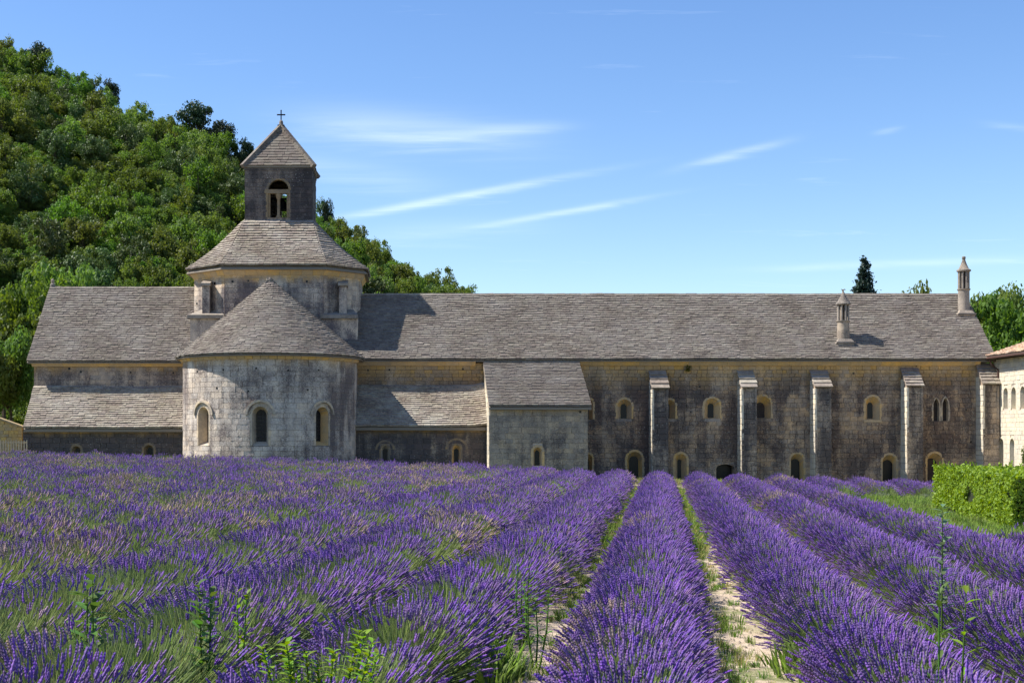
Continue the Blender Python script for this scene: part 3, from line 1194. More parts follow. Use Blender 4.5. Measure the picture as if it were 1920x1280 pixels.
tops = [(0, 1), (1, 1), (1, 2), (2, 2), (2, 3), (3, 3), (3, 0), (0, 0)]
mb = MB()
dn = Vector((0, 0, -.05))
for i in range(8):
    a, b = eo[i], eo[(i + 1) % 8]
    k0, k1 = tops[i]
    if k0 == k1:
        mb.poly(a, b, tc_[k0])
    else:
        mb.poly(a, b, tc_[k1], tc_[k0])
    mb.poly(a + dn, b + dn, b, a)
mb.poly(*[p + dn for p in eo])
roof_d = mb.build("roof", under_roof, t)
ms = []
for i in (0, 1, 2, 6, 7):
    a, b = eo[i], eo[(i + 1) % 8]
    k0, k1 = tops[i]

    def S(s, t_, a=a, b=b, p=tc_[k1], q=tc_[k0]):
        r = lerp(lerp(a, b, s), lerp(q, p, s), t_)
        r.z -= 0.22 * math.sin(math.pi * min(1, t_ * 1.05))
        return r + Vector((0, 0, .16))
    ms += slab_course_mats(S, 20, 0.34, 0.12)
emit(ms, 'slab', 'roof_slab', roof_d, slab_drum, 300, 'roof_slabs')
# corner buttresses with weathered ledges on the chamfers
for sx in (-1, 1):
    x_out, x_in = XD + sx * 5.3, XD + sx * 3.12
    y0 = YD - ADY
    mb = MB()
    xa, xb = min(x_out, x_in), max(x_out, x_in)
    mb.box(xa, xb, y0 - .02, y0 + 2.6, 6.4, 9.75)
    bt = mb.build('corner_buttress', stone_drum, t)
    mb = MB()
    mb.box(xa - .16, xb + .16 * (0 if sx < 0 else 0), y0 - .2, y0 + 2.6, 9.755, 9.98)
    mb.hexa([(xa - .12, y0 - .16, 9.985), (xb, y0 - .16, 9.985), (xb, y0 + 2.4, 9.985), (xa - .12, y0 + 2.4, 9.985),
             (xa + .5, y0 + 1.4, 10.45), (xb - .3, y0 + 1.4, 10.45), (xb - .3, y0 + 2.4, 10.45), (xa + .5, y0 + 2.4, 10.45)])
    mb.build('ledge', slab_drum, bt)
    fx = XD + sx * 4.35
    mb = MB()
    mb.box(fx - .23, fx + .23, y0 + .25, y0 + 2.0, 9.99, 11.85)
    mb.build('pier', stone_drum, bt)
    mb = MB()
    mb.hexa([(fx - .3, y0 + .1, 11.855), (fx + .3, y0 + .1, 11.855), (fx + .3, y0 + 2.0, 11.855), (fx - .3, y0 + 2.0, 11.855),
             (fx - .3, y0 + .1, 12.02), (fx + .3, y0 + .1, 12.02), (fx + .3, y0 + 2.0, 12.5), (fx - .3, y0 + 2.0, 12.5)])
    mb.build('capstone', slab_pale, bt)

# ---- bell tower
t = thing("bell_tower", (XD, TWY0, ZTB), "square dark stone bell tower with twin arched opening and pyramid roof", "bell tower")
ZTE = 19.62
bw = TWX1 - TWX0
fm = flat_map((TWX0, TWY0, 0), (1, 0, 0), (0, -1, 0))
ub = PX(522, TWY0) - TWX0
zb = lambda py: PZ(py, TWY0)
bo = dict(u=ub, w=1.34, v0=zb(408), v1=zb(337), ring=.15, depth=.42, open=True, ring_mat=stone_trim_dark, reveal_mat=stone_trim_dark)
full_wall("wall", t, fm, 0, bw, ZTB - 1.6, ZTE, [bo], stone_belfry, h=0.26, w=0.4, n_single=300, view=lambda p: p.z > ZTB)
# back and side walls with their own openings, inside faces too
fb = flat_map((TWX1, TWY1, 0), (-1, 0, 0), (0, 1, 0))
full_wall("wall", t, fb, 0, bw, ZTB - 1.6, ZTE, [dict(bo, u=bw - ub - .35, w=.9)], stone_belfry, h=0.3, w=0.5, n_single=0)
fr = flat_map((TWX1, TWY0, 0), (0, 1, 0), (1, 0, 0))
full_wall("wall", t, fr, 0, TWY1 - TWY0, ZTB - 1.6, ZTE, [], stone_belfry, h=0.28, w=0.42, n_single=40, view=lambda p: p.z > ZTB)
fl = flat_map((TWX0, TWY1, 0), (0, -1, 0), (-1, 0, 0))
full_wall("wall", t, fl, 0, TWY1 - TWY0, ZTB - 1.6, ZTE, [], stone_belfry, h=0.28, w=0.42, n_single=40, view=lambda p: p.z > ZTB)
mb = MB()
mb.box(TWX0 + .42, TWX1 - .42, TWY0 + .42, TWY1 - .42, ZTB - 1.2, ZTB + .02)
mb.build('floor_slab', stone_belfry, t)
# tracery: lintel, column, jamb piers
zl = zb(357)
mb = MB()
y0, y1 = TWY0 + .04, TWY0 + .34
mb.box(TWX0 + ub - .9, TWX0 + ub + .7, y0 - .075, y1, zl - .2, zl + .06)
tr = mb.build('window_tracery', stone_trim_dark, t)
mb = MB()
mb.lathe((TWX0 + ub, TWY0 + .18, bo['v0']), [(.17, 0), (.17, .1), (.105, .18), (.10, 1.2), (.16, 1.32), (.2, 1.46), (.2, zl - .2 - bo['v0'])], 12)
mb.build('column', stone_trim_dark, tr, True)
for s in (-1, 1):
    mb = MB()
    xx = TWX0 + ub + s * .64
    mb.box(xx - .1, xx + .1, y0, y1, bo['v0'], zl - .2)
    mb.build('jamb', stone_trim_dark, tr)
# bell inside
mb = MB()
mb.lathe((TWX0 + ub + .1, YD, 17.3), [(.42, 0), (.4, .06), (.31, .22), (.26, .45), (.22, .6), (.1, .7)], 18)
mb.tube([(TWX0 + .3, YD, 18.06), (TWX1 - .3, YD, 18.06)], .08, 6)
mb.build('bell', iron, t, True)
mb = MB()
mb.box(TWX0 - .06, TWX1 + .06, TWY0 - .06, TWY1 + .06, ZTE + .003, ZTE + .15)
mb.build('cornice', stone_belfry, t)
ap = Vector((XD + .06, YD, 22.82))
ez = ZTE + .153
ov = .12
ev = [Vector((TWX0 - ov, TWY0 - ov, ez)), Vector((TWX1 + ov, TWY0 - ov, ez)), Vector((TWX1 + ov, TWY1 + ov, ez)), Vector((TWX0 - ov, TWY1 + ov, ez))]
mb = MB()
up = Vector((0, 0, .12))
for i in range(4):
    a, b = ev[i], ev[(i + 1) % 4]
    mb.poly(a + up, b + up, ap)
    mb.poly(a, b, b + up, a + up)
mb.poly(*ev)
roof_b = mb.build("roof", under_roof, t)
ms = []
for i in range(4):
    a, b = ev[i] + up, ev[(i + 1) % 4] + up
    S = lambda s, t_, a=a, b=b: lerp(lerp(a, b, s), ap, t_)
    mm = slab_course_mats(S, 14, 0.5, 0.05, 1.5, t_end=.97)
    ms += mm
emit(ms, 'slab', 'roof_slab', roof_b, slab_belfry, 300, 'roof_slabs')
for i in range(4):          # thick hip stones, proud of the roof faces
    a = ev[i]
    n_h = 7
    for k in range(n_h):
        p0, p1 = lerp(a + Vector((0, 0, .02)), ap, (k + .02) / n_h), lerp(a + Vector((0, 0, .02)), ap, min(1, (k + .98) / n_h))
        d = (p1 - p0).normalized()
        side = d.cross(Vector((0, 0, 1))).normalized()
        nn = side.cross(d).normalized()
        mb = MB()
        w_ = .2
        mb.hexa([p0 - side * w_ - nn * .05, p0 + side * w_ - nn * .05, p1 + side * w_ - nn * .05, p1 - side * w_ - nn * .05,
                 p0 - side * w_ * .8 + nn * .2, p0 + side * w_ * .8 + nn * .2, p1 + side * w_ * .8 + nn * .2, p1 - side * w_ * .8 + nn * .2])
        mb.build('hip_stone', slab_belfry, roof_b)
mb = MB()
mb.lathe((ap.x, ap.y, ap.z - .3), [(.34, 0), (.24, .25), (.15, .5), (.12, .72), (.05, .78)], 12)
mb.build('finial', stone_cap, roof_b, True)
mb = MB()
cz = ap.z + .4
mb.box(ap.x - .035, ap.x + .035, ap.y - .035, ap.y + .035, cz, cz + .72)
mb.box(ap.x - .24, ap.x - .036, ap.y - .03, ap.y + .03, cz + .40, cz + .48)
mb.box(ap.x + .036, ap.x + .24, ap.y - .03, ap.y + .03, cz + .40, cz + .48)
for dx, dz in ((-.24, .44), (.24, .44), (0, .72)):
    mb.lathe((ap.x + dx, ap.y, cz + dz - .05), [(.02, 0), (.055, .05), (.02, .1)], 8)
mb.build('cross', iron, t)

# ---- annex (small gabled block in front of the dormitory)
t = thing("annex", base_at(7.6, 82), "plain square stone annex with mono-pitch slab roof between side chapel and dormitory", "building")
AX0, AX1, AY = 4.96, 10.78, 82.0
fm = flat_map((0, AY, 0), (1, 0, 0), (0, -1, 0))
ZAE, ZAT = 4.02, 7.0


def extra(mb):
    for x in (AX0, AX1):
        mb.poly((x + (.02 if x == AX0 else -.02), AY + .02, Z0), (x + (.02 if x == AX0 else -.02), 87, Z0), (x + (.02 if x == AX0 else -.02), 87, ZAT - .15), (x + (.02 if x == AX0 else -.02), AY + .02, ZAE - .1))


full_wall("wall", t, fm, AX0, AX1, -1.4, ZAE - .1, [swl(1008, 838, 873, .5, .27, AY, 844, 872, ring=.16, depth=.4)], stone_annex, mortar_pale, 0.3, 0.5, 300,
          extra=extra, view=lambda p: p.z > 0)
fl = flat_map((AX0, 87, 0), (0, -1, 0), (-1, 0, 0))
full_wall("wall", t, fl, 0, 5.0, -1.4, ZAT - .2, [], stone_white, mortar_pale, 0.3, 0.5, 60, vtop=lambda u: ZAT - .1 - (ZAT - ZAE) * u / 5.0,  # sun-facing side: paler stone paints the sunlight into its colour
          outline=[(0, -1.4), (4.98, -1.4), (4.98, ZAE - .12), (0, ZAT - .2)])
fr = flat_map((AX1, AY, 0), (0, 1, 0), (1, 0, 0))
full_wall("wall", t, fr, 0, 5.0, -1.4, ZAT - .2, [], stone_annex, mortar_pale, 0.3, 0.5, 0, vtop=lambda u: ZAE - .1 + (ZAT - ZAE) * u / 5.0,
          outline=[(0.02, -1.4), (5, -1.4), (5, ZAT - .2), (0.02, ZAE - .12)])
A, B, C, D = Vector((4.93, AY - .25, ZAE)), Vector((10.98, AY - .25, ZAE)), Vector((10.86, 86.9, ZAT - .05)), Vector((4.86, 86.9, ZAT - .05))
mb = MB()
mb.poly(A, B, C, D)
dn = Vector((0, 0, -.14))
mb.poly(A + dn, B + dn, B, A)
mb.poly(A + dn, A, D, D + dn)
mb.poly(B + dn, B, C, C + dn)
mb.poly(A + dn, B + dn, C + dn, D + dn)
roof = mb.build("roof", under_roof, t)
emit(slab_course_mats(quad_surface(A, B, C, D), 30, 0.36), 'slab', 'roof_slab', roof, slab_main, 300, 'roof_slabs')
putlogs(fm, [(PX(1088, AY), PZ(772, AY), .06)], t)

# ---- dormitory range
t = thing("dormitory_range", base_at(20, 87), "long dark stone dormitory with buttresses, small arched windows and steep slab roof", "building")
mf = flat_map((0, Y_WALL, 0), (1, 0, 0), (0, -1, 0))
DX0, DX1 = -4.0, 36.0
Y8 = Y_WALL
ow = dict(ring=.2, depth=.55)


def niche(px0, px1, pt_, pb, sx0, sx1, st, sb, **kw):
    o = dict(u=PX((px0 + px1) / 2, Y8), w=(px1 - px0) / 29.885 - .12, v0=PZ(pb, Y8), v1=PZ(pt_, Y8) - .05, gw=(sx1 - sx0) / 29.885 * 1.03,
             gv0=PZ(sb, Y8), gv1=PZ(st, Y8), shift=((sx0 + sx1) - (px0 + px1)) / 2 / 29.885, ring=.14, depth=.5)
    o.update(kw)
    return o


ops = [niche(1092, 1113, 746, 786, 1096, 1106, 754, 785), niche(1156, 1186, 747, 785, 1166, 1177, 757, 784), niche(1243, 1268, 748, 785, 1248, 1258, 756, 784),
       niche(1319, 1351, 745, 784, 1330, 1341, 756, 783), niche(1412, 1447, 741, 784, 1420, 1437, 754, 783, pane=wood_dark),
       niche(1621, 1651, 742, 787, 1631, 1641, 754, 784, sill=True),
       dict(u=PX(1755.5, Y8), w=.36, v0=PZ(789, Y8), v1=PZ(747, Y8), gw=.34, kind='pointed', ring=.12, depth=.3, pane=wood_dark, ring_mat=stone_trim_grey),
       dict(u=PX(1772.5, Y8), w=.36, v0=PZ(789, Y8), v1=PZ(746, Y8), gw=.34, kind='pointed', ring=.12, depth=.3, pane=wood_dark, ring_mat=stone_trim_grey),
       niche(1095, 1112, 850, 900, 1099, 1106, 862, 899), niche(1174, 1206, 845, 900, 1182, 1199, 855, 898), niche(1264, 1289, 849, 898, 1273, 1280, 861, 897),
       dict(u=PX(1360, Y8), w=1.15, v0=PZ(900, Y8), v1=PZ(870, Y8), gw=1.1, kind='segment', ring=.1, depth=.7, pane=glass_dark, ring_mat=stone_dorm),
       niche(1481, 1508, 849, 905, 1486, 1503, 860, 904), niche(1653, 1682, 851, 905, 1659, 1678, 862, 904),
       niche(1737, 1768, 848, 905, 1741, 1761, 859, 904, name='door', pane=wood_dark)]


def extra(mb):
    mb.poly((DX1 - .02, 87.02, Z0), (DX1 - .02, 96, Z0), (DX1 - .02, 96, 6.9), (DX1 - .02, 91.4, 11.5), (DX1 - .02, 87.02, 6.9))
    mb.poly((-3, 96, Z0), (DX1, 96, Z0), (DX1, 96, 6.9), (-3, 96, 6.9))


wall_d = full_wall("wall", t, mf, DX0, DX1, -1.5, 6.9, ops, stone_dorm, mortar, 0.27, 0.42, 300, extra=extra, view=lambda p: p.x > 11 and p.z > 0, rough=0.016)
putlogs(mf, [(PX(a, Y8), PZ(b, Y8), .05) for a, b in ((690, 694), (730, 693), (868, 692), (1087, 690), (1256, 728), (1312, 725), (1718, 686), (1811, 768), (1820, 828),
                                                     (1295, 772), (1520, 760), (1600, 700), (1410, 720))], wall_d)
cornice((-3, 87.0, 6.97), (4.4, 87.0, 6.97), t, stone_trim, (0, -1, 0), 0.34, 0.24)
cornice((10.9, 87.0, 6.97), (DX1, 87.0, 6.97), t, stone_trim, (0, -1, 0), 0.34, 0.24)
DRY, DRZ = 91.4, 11.5
A, B, C, D = Vector((-8.5, EAVE_Y, EAVE_Z)), Vector((36.88, EAVE_Y, EAVE_Z)), Vector((36.88, DRY, DRZ)), Vector((-8.5, DRY, DRZ))
mb = MB()
dn = Vector((0, 0, -.05))
E, G = Vector((36.88, 96.3, EAVE_Z)), Vector((-8.5, 96.3, EAVE_Z))
mb.poly(A, B, C, D)
mb.poly(D, C, E, G)
mb.poly(A + dn, B + dn, B, A)
mb.poly(A + dn, B + dn, E + dn, G + dn)
mb.poly(B + dn, B, C, C + dn)
mb.poly(C + dn, C, E, E + dn)
roof_dm = mb.build("roof", under_roof, t)
S0 = quad_surface(A, B, C, D)


def S(s, t_):
    q = S0(s, t_)
    q.z += 0.05 * noise.noise(Vector((s * 14, t_ * 2, 2))) + .02
    return q


ms = [m for m in slab_course_mats(S, 35, 0.36) if m.translation.x > -5.5]
emit(ms, 'slab', 'roof_slab', roof_dm, slab_main, 300, 'roof_slabs', [(-1 if m.translation.x > 10 else 0) * 50 + m.translation.z for m in ms])
ridge_stones((-4, DRY, DRZ + .06), (36.85, DRY, DRZ + .06), roof_dm, slab_drum)


# buttresses: battered piers with stepped slab caps
def buttress(px0, px1, pyt, pyb, slab_cap=True):
    yf = 86.0
    x0, x1 = PX(px0, Y8), PX(px0, Y8) + (px1 - px0) / 30.2
    zt, zb_ = PZ(pyt, Y8), PZ(pyb, yf)
    yb = 85.85
    bt = thing_part = None
    mb = MB()
    mb.hexa([(x0 + .03, yb + .03, Z0), (x1 - .03, yb + .03, Z0), (x1 - .03, 87.0, Z0), (x0 + .03, 87.0, Z0),
             (x0 + .03, yf + .03, zb_), (x1 - .03, yf + .03, zb_), (x1 - .03, 87.0, zt), (x0 + .03, 87.0, zt)])
    bt = mb.build('buttress', mortar, t)
    W_ = x1 - x0
    hgt = zb_ - Z0
    mats = []
    def fmap(u, v):
        f = (v - Z0) / hgt
        return Vector((x0 + u, lerp(yb, yf, f), v)), Vector((1, 0, 0)), Vector((0, -1, 0)), Vector((0, 0, 1))
    mats += stone_courses(fmap, 0, W_, -1.3, zb_ - .02, [], 0.33, 0.45, 0.14, rough=0.008)
    def lmap(u, v):
        return Vector((x0, 87 - u, v)), Vector((0, -1, 0)), Vector((-1, 0, 0)), Vector((0, 0, 1))
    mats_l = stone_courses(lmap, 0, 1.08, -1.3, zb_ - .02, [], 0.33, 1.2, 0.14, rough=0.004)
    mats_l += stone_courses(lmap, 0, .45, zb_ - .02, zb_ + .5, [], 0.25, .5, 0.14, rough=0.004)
    def rmap(u, v):
        return Vector((x1, 87 - 1.08 + u, v)), Vector((0, 1, 0)), Vector((1, 0, 0)), Vector((0, 0, 1))
    mats += stone_courses(rmap, 0, 1.08, -1.3, zb_ - .02, [], 0.33, 0.7, 0.14, rough=0.004)
    emit(mats, 'stone', 'stone', bt, stone_butt, 300, 'stones')
    emit(mats_l, 'stone', 'stone', bt, stone_white, 300, 'stones')  # left face lighter than front and right: sunlight put into the stone colour
    A, B = Vector((x0 - .06, yf - .12, zb_ - .02)), Vector((x1 + .06, yf - .12, zb_ - .02))
    C, D = Vector((x1 + .06, 86.98, zt)), Vector((x0 - .06, 86.98, zt))
    n = 4 if slab_cap else 6
    emit(slab_course_mats(quad_surface(A, B, C, D), n, 1.0 if slab_cap else .35, .09, 1.4, .7), 'slab', 'cap_slab', bt, slab_drum, 300, 'cap_slabs')


for a in ((1217, 1247, 697, 729, True), (1383, 1411, 697, 728, True), (1519, 1549, 697, 727, True), (1689, 1719, 692, 725, False), (1830, 1860, 684, 721, False)):
    buttress(*a)


def chimney(px, py_base, py_top, r, kind):
    # on the roof plane: the point seen at px, py_base
    k = (DRZ - EAVE_Z) / (DRY - EAVE_Y)
    Yb = (EAVE_Z - CZ - k * EAVE_Y) / ((CY - py_base) / F - k)
    b = P(px, py_base, Yb)
    ztop = PZ(py_top, Yb + .4)
    w = r + .14
    mb = MB()
    yc_ = b.y + w
    mb.box(b.x - w, b.x + w, yc_ - w, yc_ + w, b.z - .6, b.z + .42)
    ch = mb.build('chimney', stone_cap, roof_dm)
    mb = MB()
    mb.box(b.x - w - .07, b.x + w + .07, yc_ - w - .07, yc_ + w + .07, b.z + .423, b.z + .52)
    mb.hexa([(b.x - w, yc_ - w, b.z + .523), (b.x + w, yc_ - w, b.z + .523), (b.x + w, yc_ + w, b.z + .523), (b.x - w, yc_ + w, b.z + .523),
             (b.x - r, yc_ - r, b.z + .72), (b.x + r, yc_ - r, b.z + .72), (b.x + r, yc_ + r, b.z + .72), (b.x - r, yc_ + r, b.z + .72)])
    mb.build('plinth', stone_cap, ch)
    H = ztop - b.z
    c = (b.x, yc_, b.z)
    z1, z2, z3 = H * .50, H * .76, H * .80
    mb = MB()
    mb.lathe(c, [(r * .98, .6), (r * .94, z1 - .12), (r * 1.0, z1 - .1), (r * 1.12, z1 - .04), (r * 1.12, z1)], 18)
    mb.build('shaft', stone_cap, ch, True)
    for i in range(8):
        a = 2 * math.pi * i / 8 + .2
        mb = MB()
        mb.tube([(c[0] + r * .8 * math.cos(a), c[1] + r * .8 * math.sin(a), c[2] + z1), (c[0] + r * .8 * math.cos(a), c[1] + r * .8 * math.sin(a), c[2] + z2)], .075, 6)
        mb.build('colonnette', stone_cap, ch)
    mb = MB()
    mb.lathe(c, [(r * .45, z1), (r * .45, z2)], 10)
    mb.build('flue', wood_dark, ch)
    mb = MB()
    if kind == 0:
        mb.lathe(c, [(r * 1.02, z2), (r * 1.18, z2 + .03), (r * 1.2, z2 + .1), (r * .8, z2 + .3), (r * .42, z2 + .58), (r * .2, H - .1), (.04, H - .05)], 16)
    else:
        mb.lathe(c, [(r * 1.02, z2), (r * 1.2, z2 + .04), (r * 1.2, z2 + .12), (r * .82, z2 + .22), (r * .5, z2 + .5), (r * .3, z2 + .72),
                     (r * .24, H - .2), (r * .32, H - .16), (r * .3, H - .03), (.04, H)], 16)
    mb.build('cap', stone_cap, ch, True)
    if kind == 0:
        mb = MB()
        q = Vector((c[0], c[1], c[2] + H - .12))
        mb.tube([q, q + Vector((-.03, 0, .16)), q + Vector((-.12, 0, .24))], [.06, .05, .02], 6)
        mb.tube([q + Vector((-.02, 0, .14)), q + Vector((.06, 0, .22)), q + Vector((.16, 0, .2))], [.05, .04, .015], 6)
        mb.build('finial', stone_cap, ch)


chimney(1586, 656, 545, .39, 0)
chimney(1813, 602, 480, .37, 1)
# a tuft of weeds rooted under the eaves
mbv, mbf = [], []


def add_leaf(V, Fq, base, d, length, width, up=Vector((0, 0, 1)), bend=0.2):
    d = d.normalized()
    s = d.cross(up)
    if s.length < .05:
        s = d.cross(Vector((1, 0, 0)))
    s.normalize()
    n = s.cross(d)
    i = len(V)
    mid = base + d * length * .5 + n * length * bend * .5
    tip = base + d * length + n * 0
    V += [tuple(base), tuple(mid - s * width / 2), tuple(tip), tuple(mid + s * width / 2)]
    Fq.append((i, i + 1, i + 2, i + 3))


for i in range(70):
    d = Vector((random.uniform(-1, 1), random.uniform(-.9, -.1), random.uniform(-1, .8)))
    add_leaf(mbv, mbf, P(1290, 690, 86.95) + d * random.uniform(0, .15), d, random.uniform(.12, .25), .06)
wp = thing("wall_plant", P(1290, 690, 86.95), "small green weed tuft growing from the wall below the dormitory eaves", "plant")
mesh_obj('foliage', mesh_np('foliage', mbv, mbf, [leaf_mid]), wp)

# ---- white wing at the right
t = thing("cloister_wing", base_at(38, 84), "sunlit pale stone wing with narrow arched windows and clay tile roof", "building")
WX = 36.9
fm = flat_map((WX, 86.98, 0), (0, -1, 0), (-1, 0, 0))      # u runs towards the camera
ups = [(1870, 728, 765), (1886, 727, 765.5), (1901, 726, 765.5), (1918, 724, 765)]
low = [(1878, 822, 878), (1898, 822, 881)]
ops = []
for a, b, c_ in ups + low:
    Yq = WX * F / (a - CX)
    ops.append(dict(u=86.98 - Yq, w=.62, v0=PZ(c_, Yq), v1=PZ(b, Yq), gw=.5, ring=.12, depth=.35, pane=glass_grey, ring_mat=stone_white, reveal_mat=stone_white))
for k in range(1, 7):
    Yq = WX * F / (1918 - CX) - 1.25 * k
    ops.append(dict(u=86.98 - Yq, w=.62, v0=ops[0]['v0'], v1=ops[0]['v1'], gw=.5, ring=.12, depth=.35, pane=glass_grey, ring_mat=stone_white, reveal_mat=stone_white))


def extra(mb):
    mb.poly((WX + .02, 70, Z0 - 1), (48, 70, Z0 - 1), (48, 70, 7.2), (42.4, 70, 9.0), (WX + .02, 70, 7.2))
    mb.poly((48, 70, Z0 - 1), (48, 87, Z0 - 1), (48, 87, 7.2), (48, 70, 7.2))
    mb.poly((WX + .02, 86.98, Z0 - 1), (48, 86.98, Z0 - 1), (48, 86.98, 7.2), (42.4, 86.98, 9.0), (WX + .02, 86.98, 7.2))


full_wall("wall", t, fm, 0, 16.9, -2.5, 7.1, ops, stone_white, mortar_pale, 0.26, 0.42, 300, extra=extra, view=lambda p: p.y > 82 and p.z > -1, rough=0.012)
A, B, C, D = Vector((36.28, 86.95, 7.3)), Vector((36.28, 69.6, 7.3)), Vector((42.4, 69.6, 9.35)), Vector((42.4, 86.95, 9.35))
mb = MB()
dn = Vector((0, 0, -.12))
B2, A2 = Vector((48.5, 69.6, 7.3)), Vector((48.5, 86.95, 7.3))
mb.poly(A, B, C, D)
mb.poly(D, C, B2, A2)
for a, b in ((A, B), (B, C), (D, A), (C, B2), (B2, A2), (A2, D)):
    mb.poly(a + dn, b + dn, b, a)
mb.poly(A + dn, B + dn, C + dn, D + dn)
roof = mb.build("roof", wood_dark, t)
emit(slab_course_mats(quad_surface(A, B, C, D), 18, 0.26, .06, 1.6), 'slab', 'roof_tile', roof, tile_pink, 300, 'roof_tiles',
     None)
mb = MB()
gy = 86.6
mb.tube([(36.25, 86.9, 7.16), (36.25, 70, 7.16)], .07, 8)
mb.build('gutter', pipe_mat, t)
mb = MB()
mb.tube([(36.3, 86.2, 7.12), (36.45, 86.2, 6.75), (36.82, 86.15, 6.45), (36.82, 86.15, -2)], .055, 8)
mb.build('drainpipe', pipe_mat, t)

# ---- garden wall and picket fence at the left
t = thing("garden_wall", base_at(-26, 85.6), "ochre rubble garden wall with sloping top behind the picket fence", "wall")
fm = flat_map((-32, 85.4, 0), (1, 0, 0), (0, -1, 0))
zt = lambda u: lerp(4.7, 2.82, min(1, max(0, (u - 3.2) / 5.3)))


def extra(mb):
    mb.poly(*[Vector((-32, 85.9, 4.7)), Vector((-28.8, 85.9, 4.7)), Vector((-23.6, 85.9, 2.85)), Vector((-23.6, 85.9, Z0)), Vector((-32, 85.9, Z0))])


full_wall("wall", t, fm, 0, 8.4, -.6, 4.6, [], stone_ochre, stone_ochre, 0.2, 0.3, 300, vtop=zt, extra=extra,
          outline=[(0, -.6), (8.4, -.6), (8.4, 2.84), (3.2, 4.66), (0, 4.66)], view=lambda p: p.x > -28.5)
mb = MB()
for u0, u1 in [(i * .53, (i + 1) * .53) for i in range(16)]:
    a, b = Vector((-32 + u0 + .01, 0, zt(u0))), Vector((-32 + u1 - .01, 0, zt(u1)))
    mb.hexa([(a.x, 85.3, a.z), (b.x, 85.3, b.z), (b.x, 86.0, b.z), (a.x, 86.0, a.z), (a.x, 85.3, a.z + .1), (b.x, 85.3, b.z + .1), (b.x, 86.0, b.z + .1), (a.x, 86.0, a.z + .1)])
mb.build('coping', stone_ochre, t)
t = thing("picket_fence", base_at(-25.5, 83.6), "pale wooden picket fence in front of the ochre garden wall", "fence")
yf = 83.6
for i in range(26):
    px_ = 50 - i * 4.9
    x = PX(px_, yf)
    z = ground_z(x, yf)
    top = PZ(824, yf) + random.uniform(-.03, .03)
    mb = MB()
    mb.hexa([(x - .04, yf, z), (x + .04, yf, z), (x + .04, yf + .025, z), (x - .04, yf + .025, z), (x - .04, yf, top - .08), (x + .04, yf, top - .08), (x + .04, yf + .025, top - .08), (x - .04, yf + .025, top - .08)])
    mb.poly((x - .04, yf, top - .08), (x + .04, yf, top - .08), (x, yf, top))
    mb.poly((x + .04, yf + .025, top - .08), (x - .04, yf + .025, top - .08), (x, yf + .025, top))
    mb.build('picket', wood_fence, t)
for zz in (PZ(829, yf), PZ(846, yf)):
    mb = MB()
    mb.box(PX(-76, yf), PX(51, yf), yf + .03, yf + .07, zz - .05, zz + .05)
    mb.build('rail', wood_fence, t)


# ================================================================== TREES
def leaf_cloud(centers, radii, per, size, squash=0.8, seed=0):
    """Leaf-sized quads spread over overlapping clumps."""
    g = np.random.default_rng(seed)
    C, Nn = [], []
    for c, r in zip(centers, radii):
        d = g.normal(size=(per, 3))
        d /= np.linalg.norm(d, axis=1, keepdims=True)
        rr = r * (0.25 + 0.85 * g.random(per) ** 0.6)[:, None]
        q = d * rr
        q[:, 2] *= squash
        C.append(np.asarray(c) + q)
        Nn.append(d + g.normal(scale=0.55, size=(per, 3)))
    C, Nn = np.concatenate(C), np.concatenate(Nn)
    Nn /= np.linalg.norm(Nn, axis=1, keepdims=True)
    a = np.cross(Nn, g.normal(size=Nn.shape))
    a /= np.linalg.norm(a, axis=1, keepdims=True)
    b = np.cross(Nn, a)
    s = size * (0.6 + 0.8 * g.random(len(C)))[:, None]
    V = np.stack([C - a * s * .5, C - b * s * .35, C + a * s * .5, C + b * s * .35], 1).reshape(-1, 3)
    Fq = np.arange(len(V)).reshape(-1, 4)
    return V, Fq


def tree_meshes(kind, seed, size, per, n_cl):
    g = np.random.default_rng(seed)
    R, H = 1.0, 1.0
    cs, rs = [], []
    limbs = []
    if kind == 'broad':
        n_lobe = 5 + int(g.random() * 3)
        for j in range(n_lobe):             # uneven lobes, each with its own clumps
            a = 6.283 * (j + g.random() * .7) / n_lobe
            kk = .18 + .5 * g.random()
            lc = np.array([math.cos(a) * kk, math.sin(a) * kk, .95 + .65 * g.random()])
            lr = .26 + .22 * g.random()
            for i in range(max(3, n_cl // n_lobe)):
                d = g.normal(size=3)
                d /= np.linalg.norm(d)
                cs.append(tuple(lc + d * lr * np.array([1, 1, .75])))
                rs.append(.11 + .15 * g.random())
        for j in range(4):
            cs.append((g.normal(scale=.2), g.normal(scale=.2), .75 + .6 * g.random()))
            rs.append(.38)
        limbs = [c for c in cs[:6]]
    elif kind == 'pine':
        for i in range(n_cl):
            a = g.random() * 6.283
            k = 0.1 + 0.7 * g.random()
            cs.append((math.cos(a) * k, math.sin(a) * k, 1.62 - .55 * g.random() - .25 * k * k))
            rs.append(0.2 + 0.16 * g.random())
        limbs = cs
    V, Fq = leaf_cloud(cs, rs, per, size, 0.85 if kind == 'broad' else 0.62, seed)
    crown = mesh_np('crown', V, Fq)
    mb = MB()
    lean = g.normal(scale=.05, size=2)
    top = (lean[0], lean[1], 1.2)
    mb.tube([(0, 0, -.25), (lean[0] * .3, lean[1] * .3, .4), top], [.07, .05, .025], 6)
    for c in limbs:
        s = .35 + .5 * g.random()
        st = (lean[0] * s, lean[1] * s, .3 + s * .75)
        mb.tube([st, (lerp(st[0], c[0], .5), lerp(st[1], c[1], .5), lerp(st[2], c[2], .35)), c], [.03, .02, .008], 4)
    me = bpy.data.meshes.new('trunk')
    me.from_pydata(mb.v, [], mb.f)
    me.materials.append(bark)
    return crown, me


def with_mat(me, mat):
    m = me.copy()
    m.materials.clear()
    m.materials.append(mat)
    return m


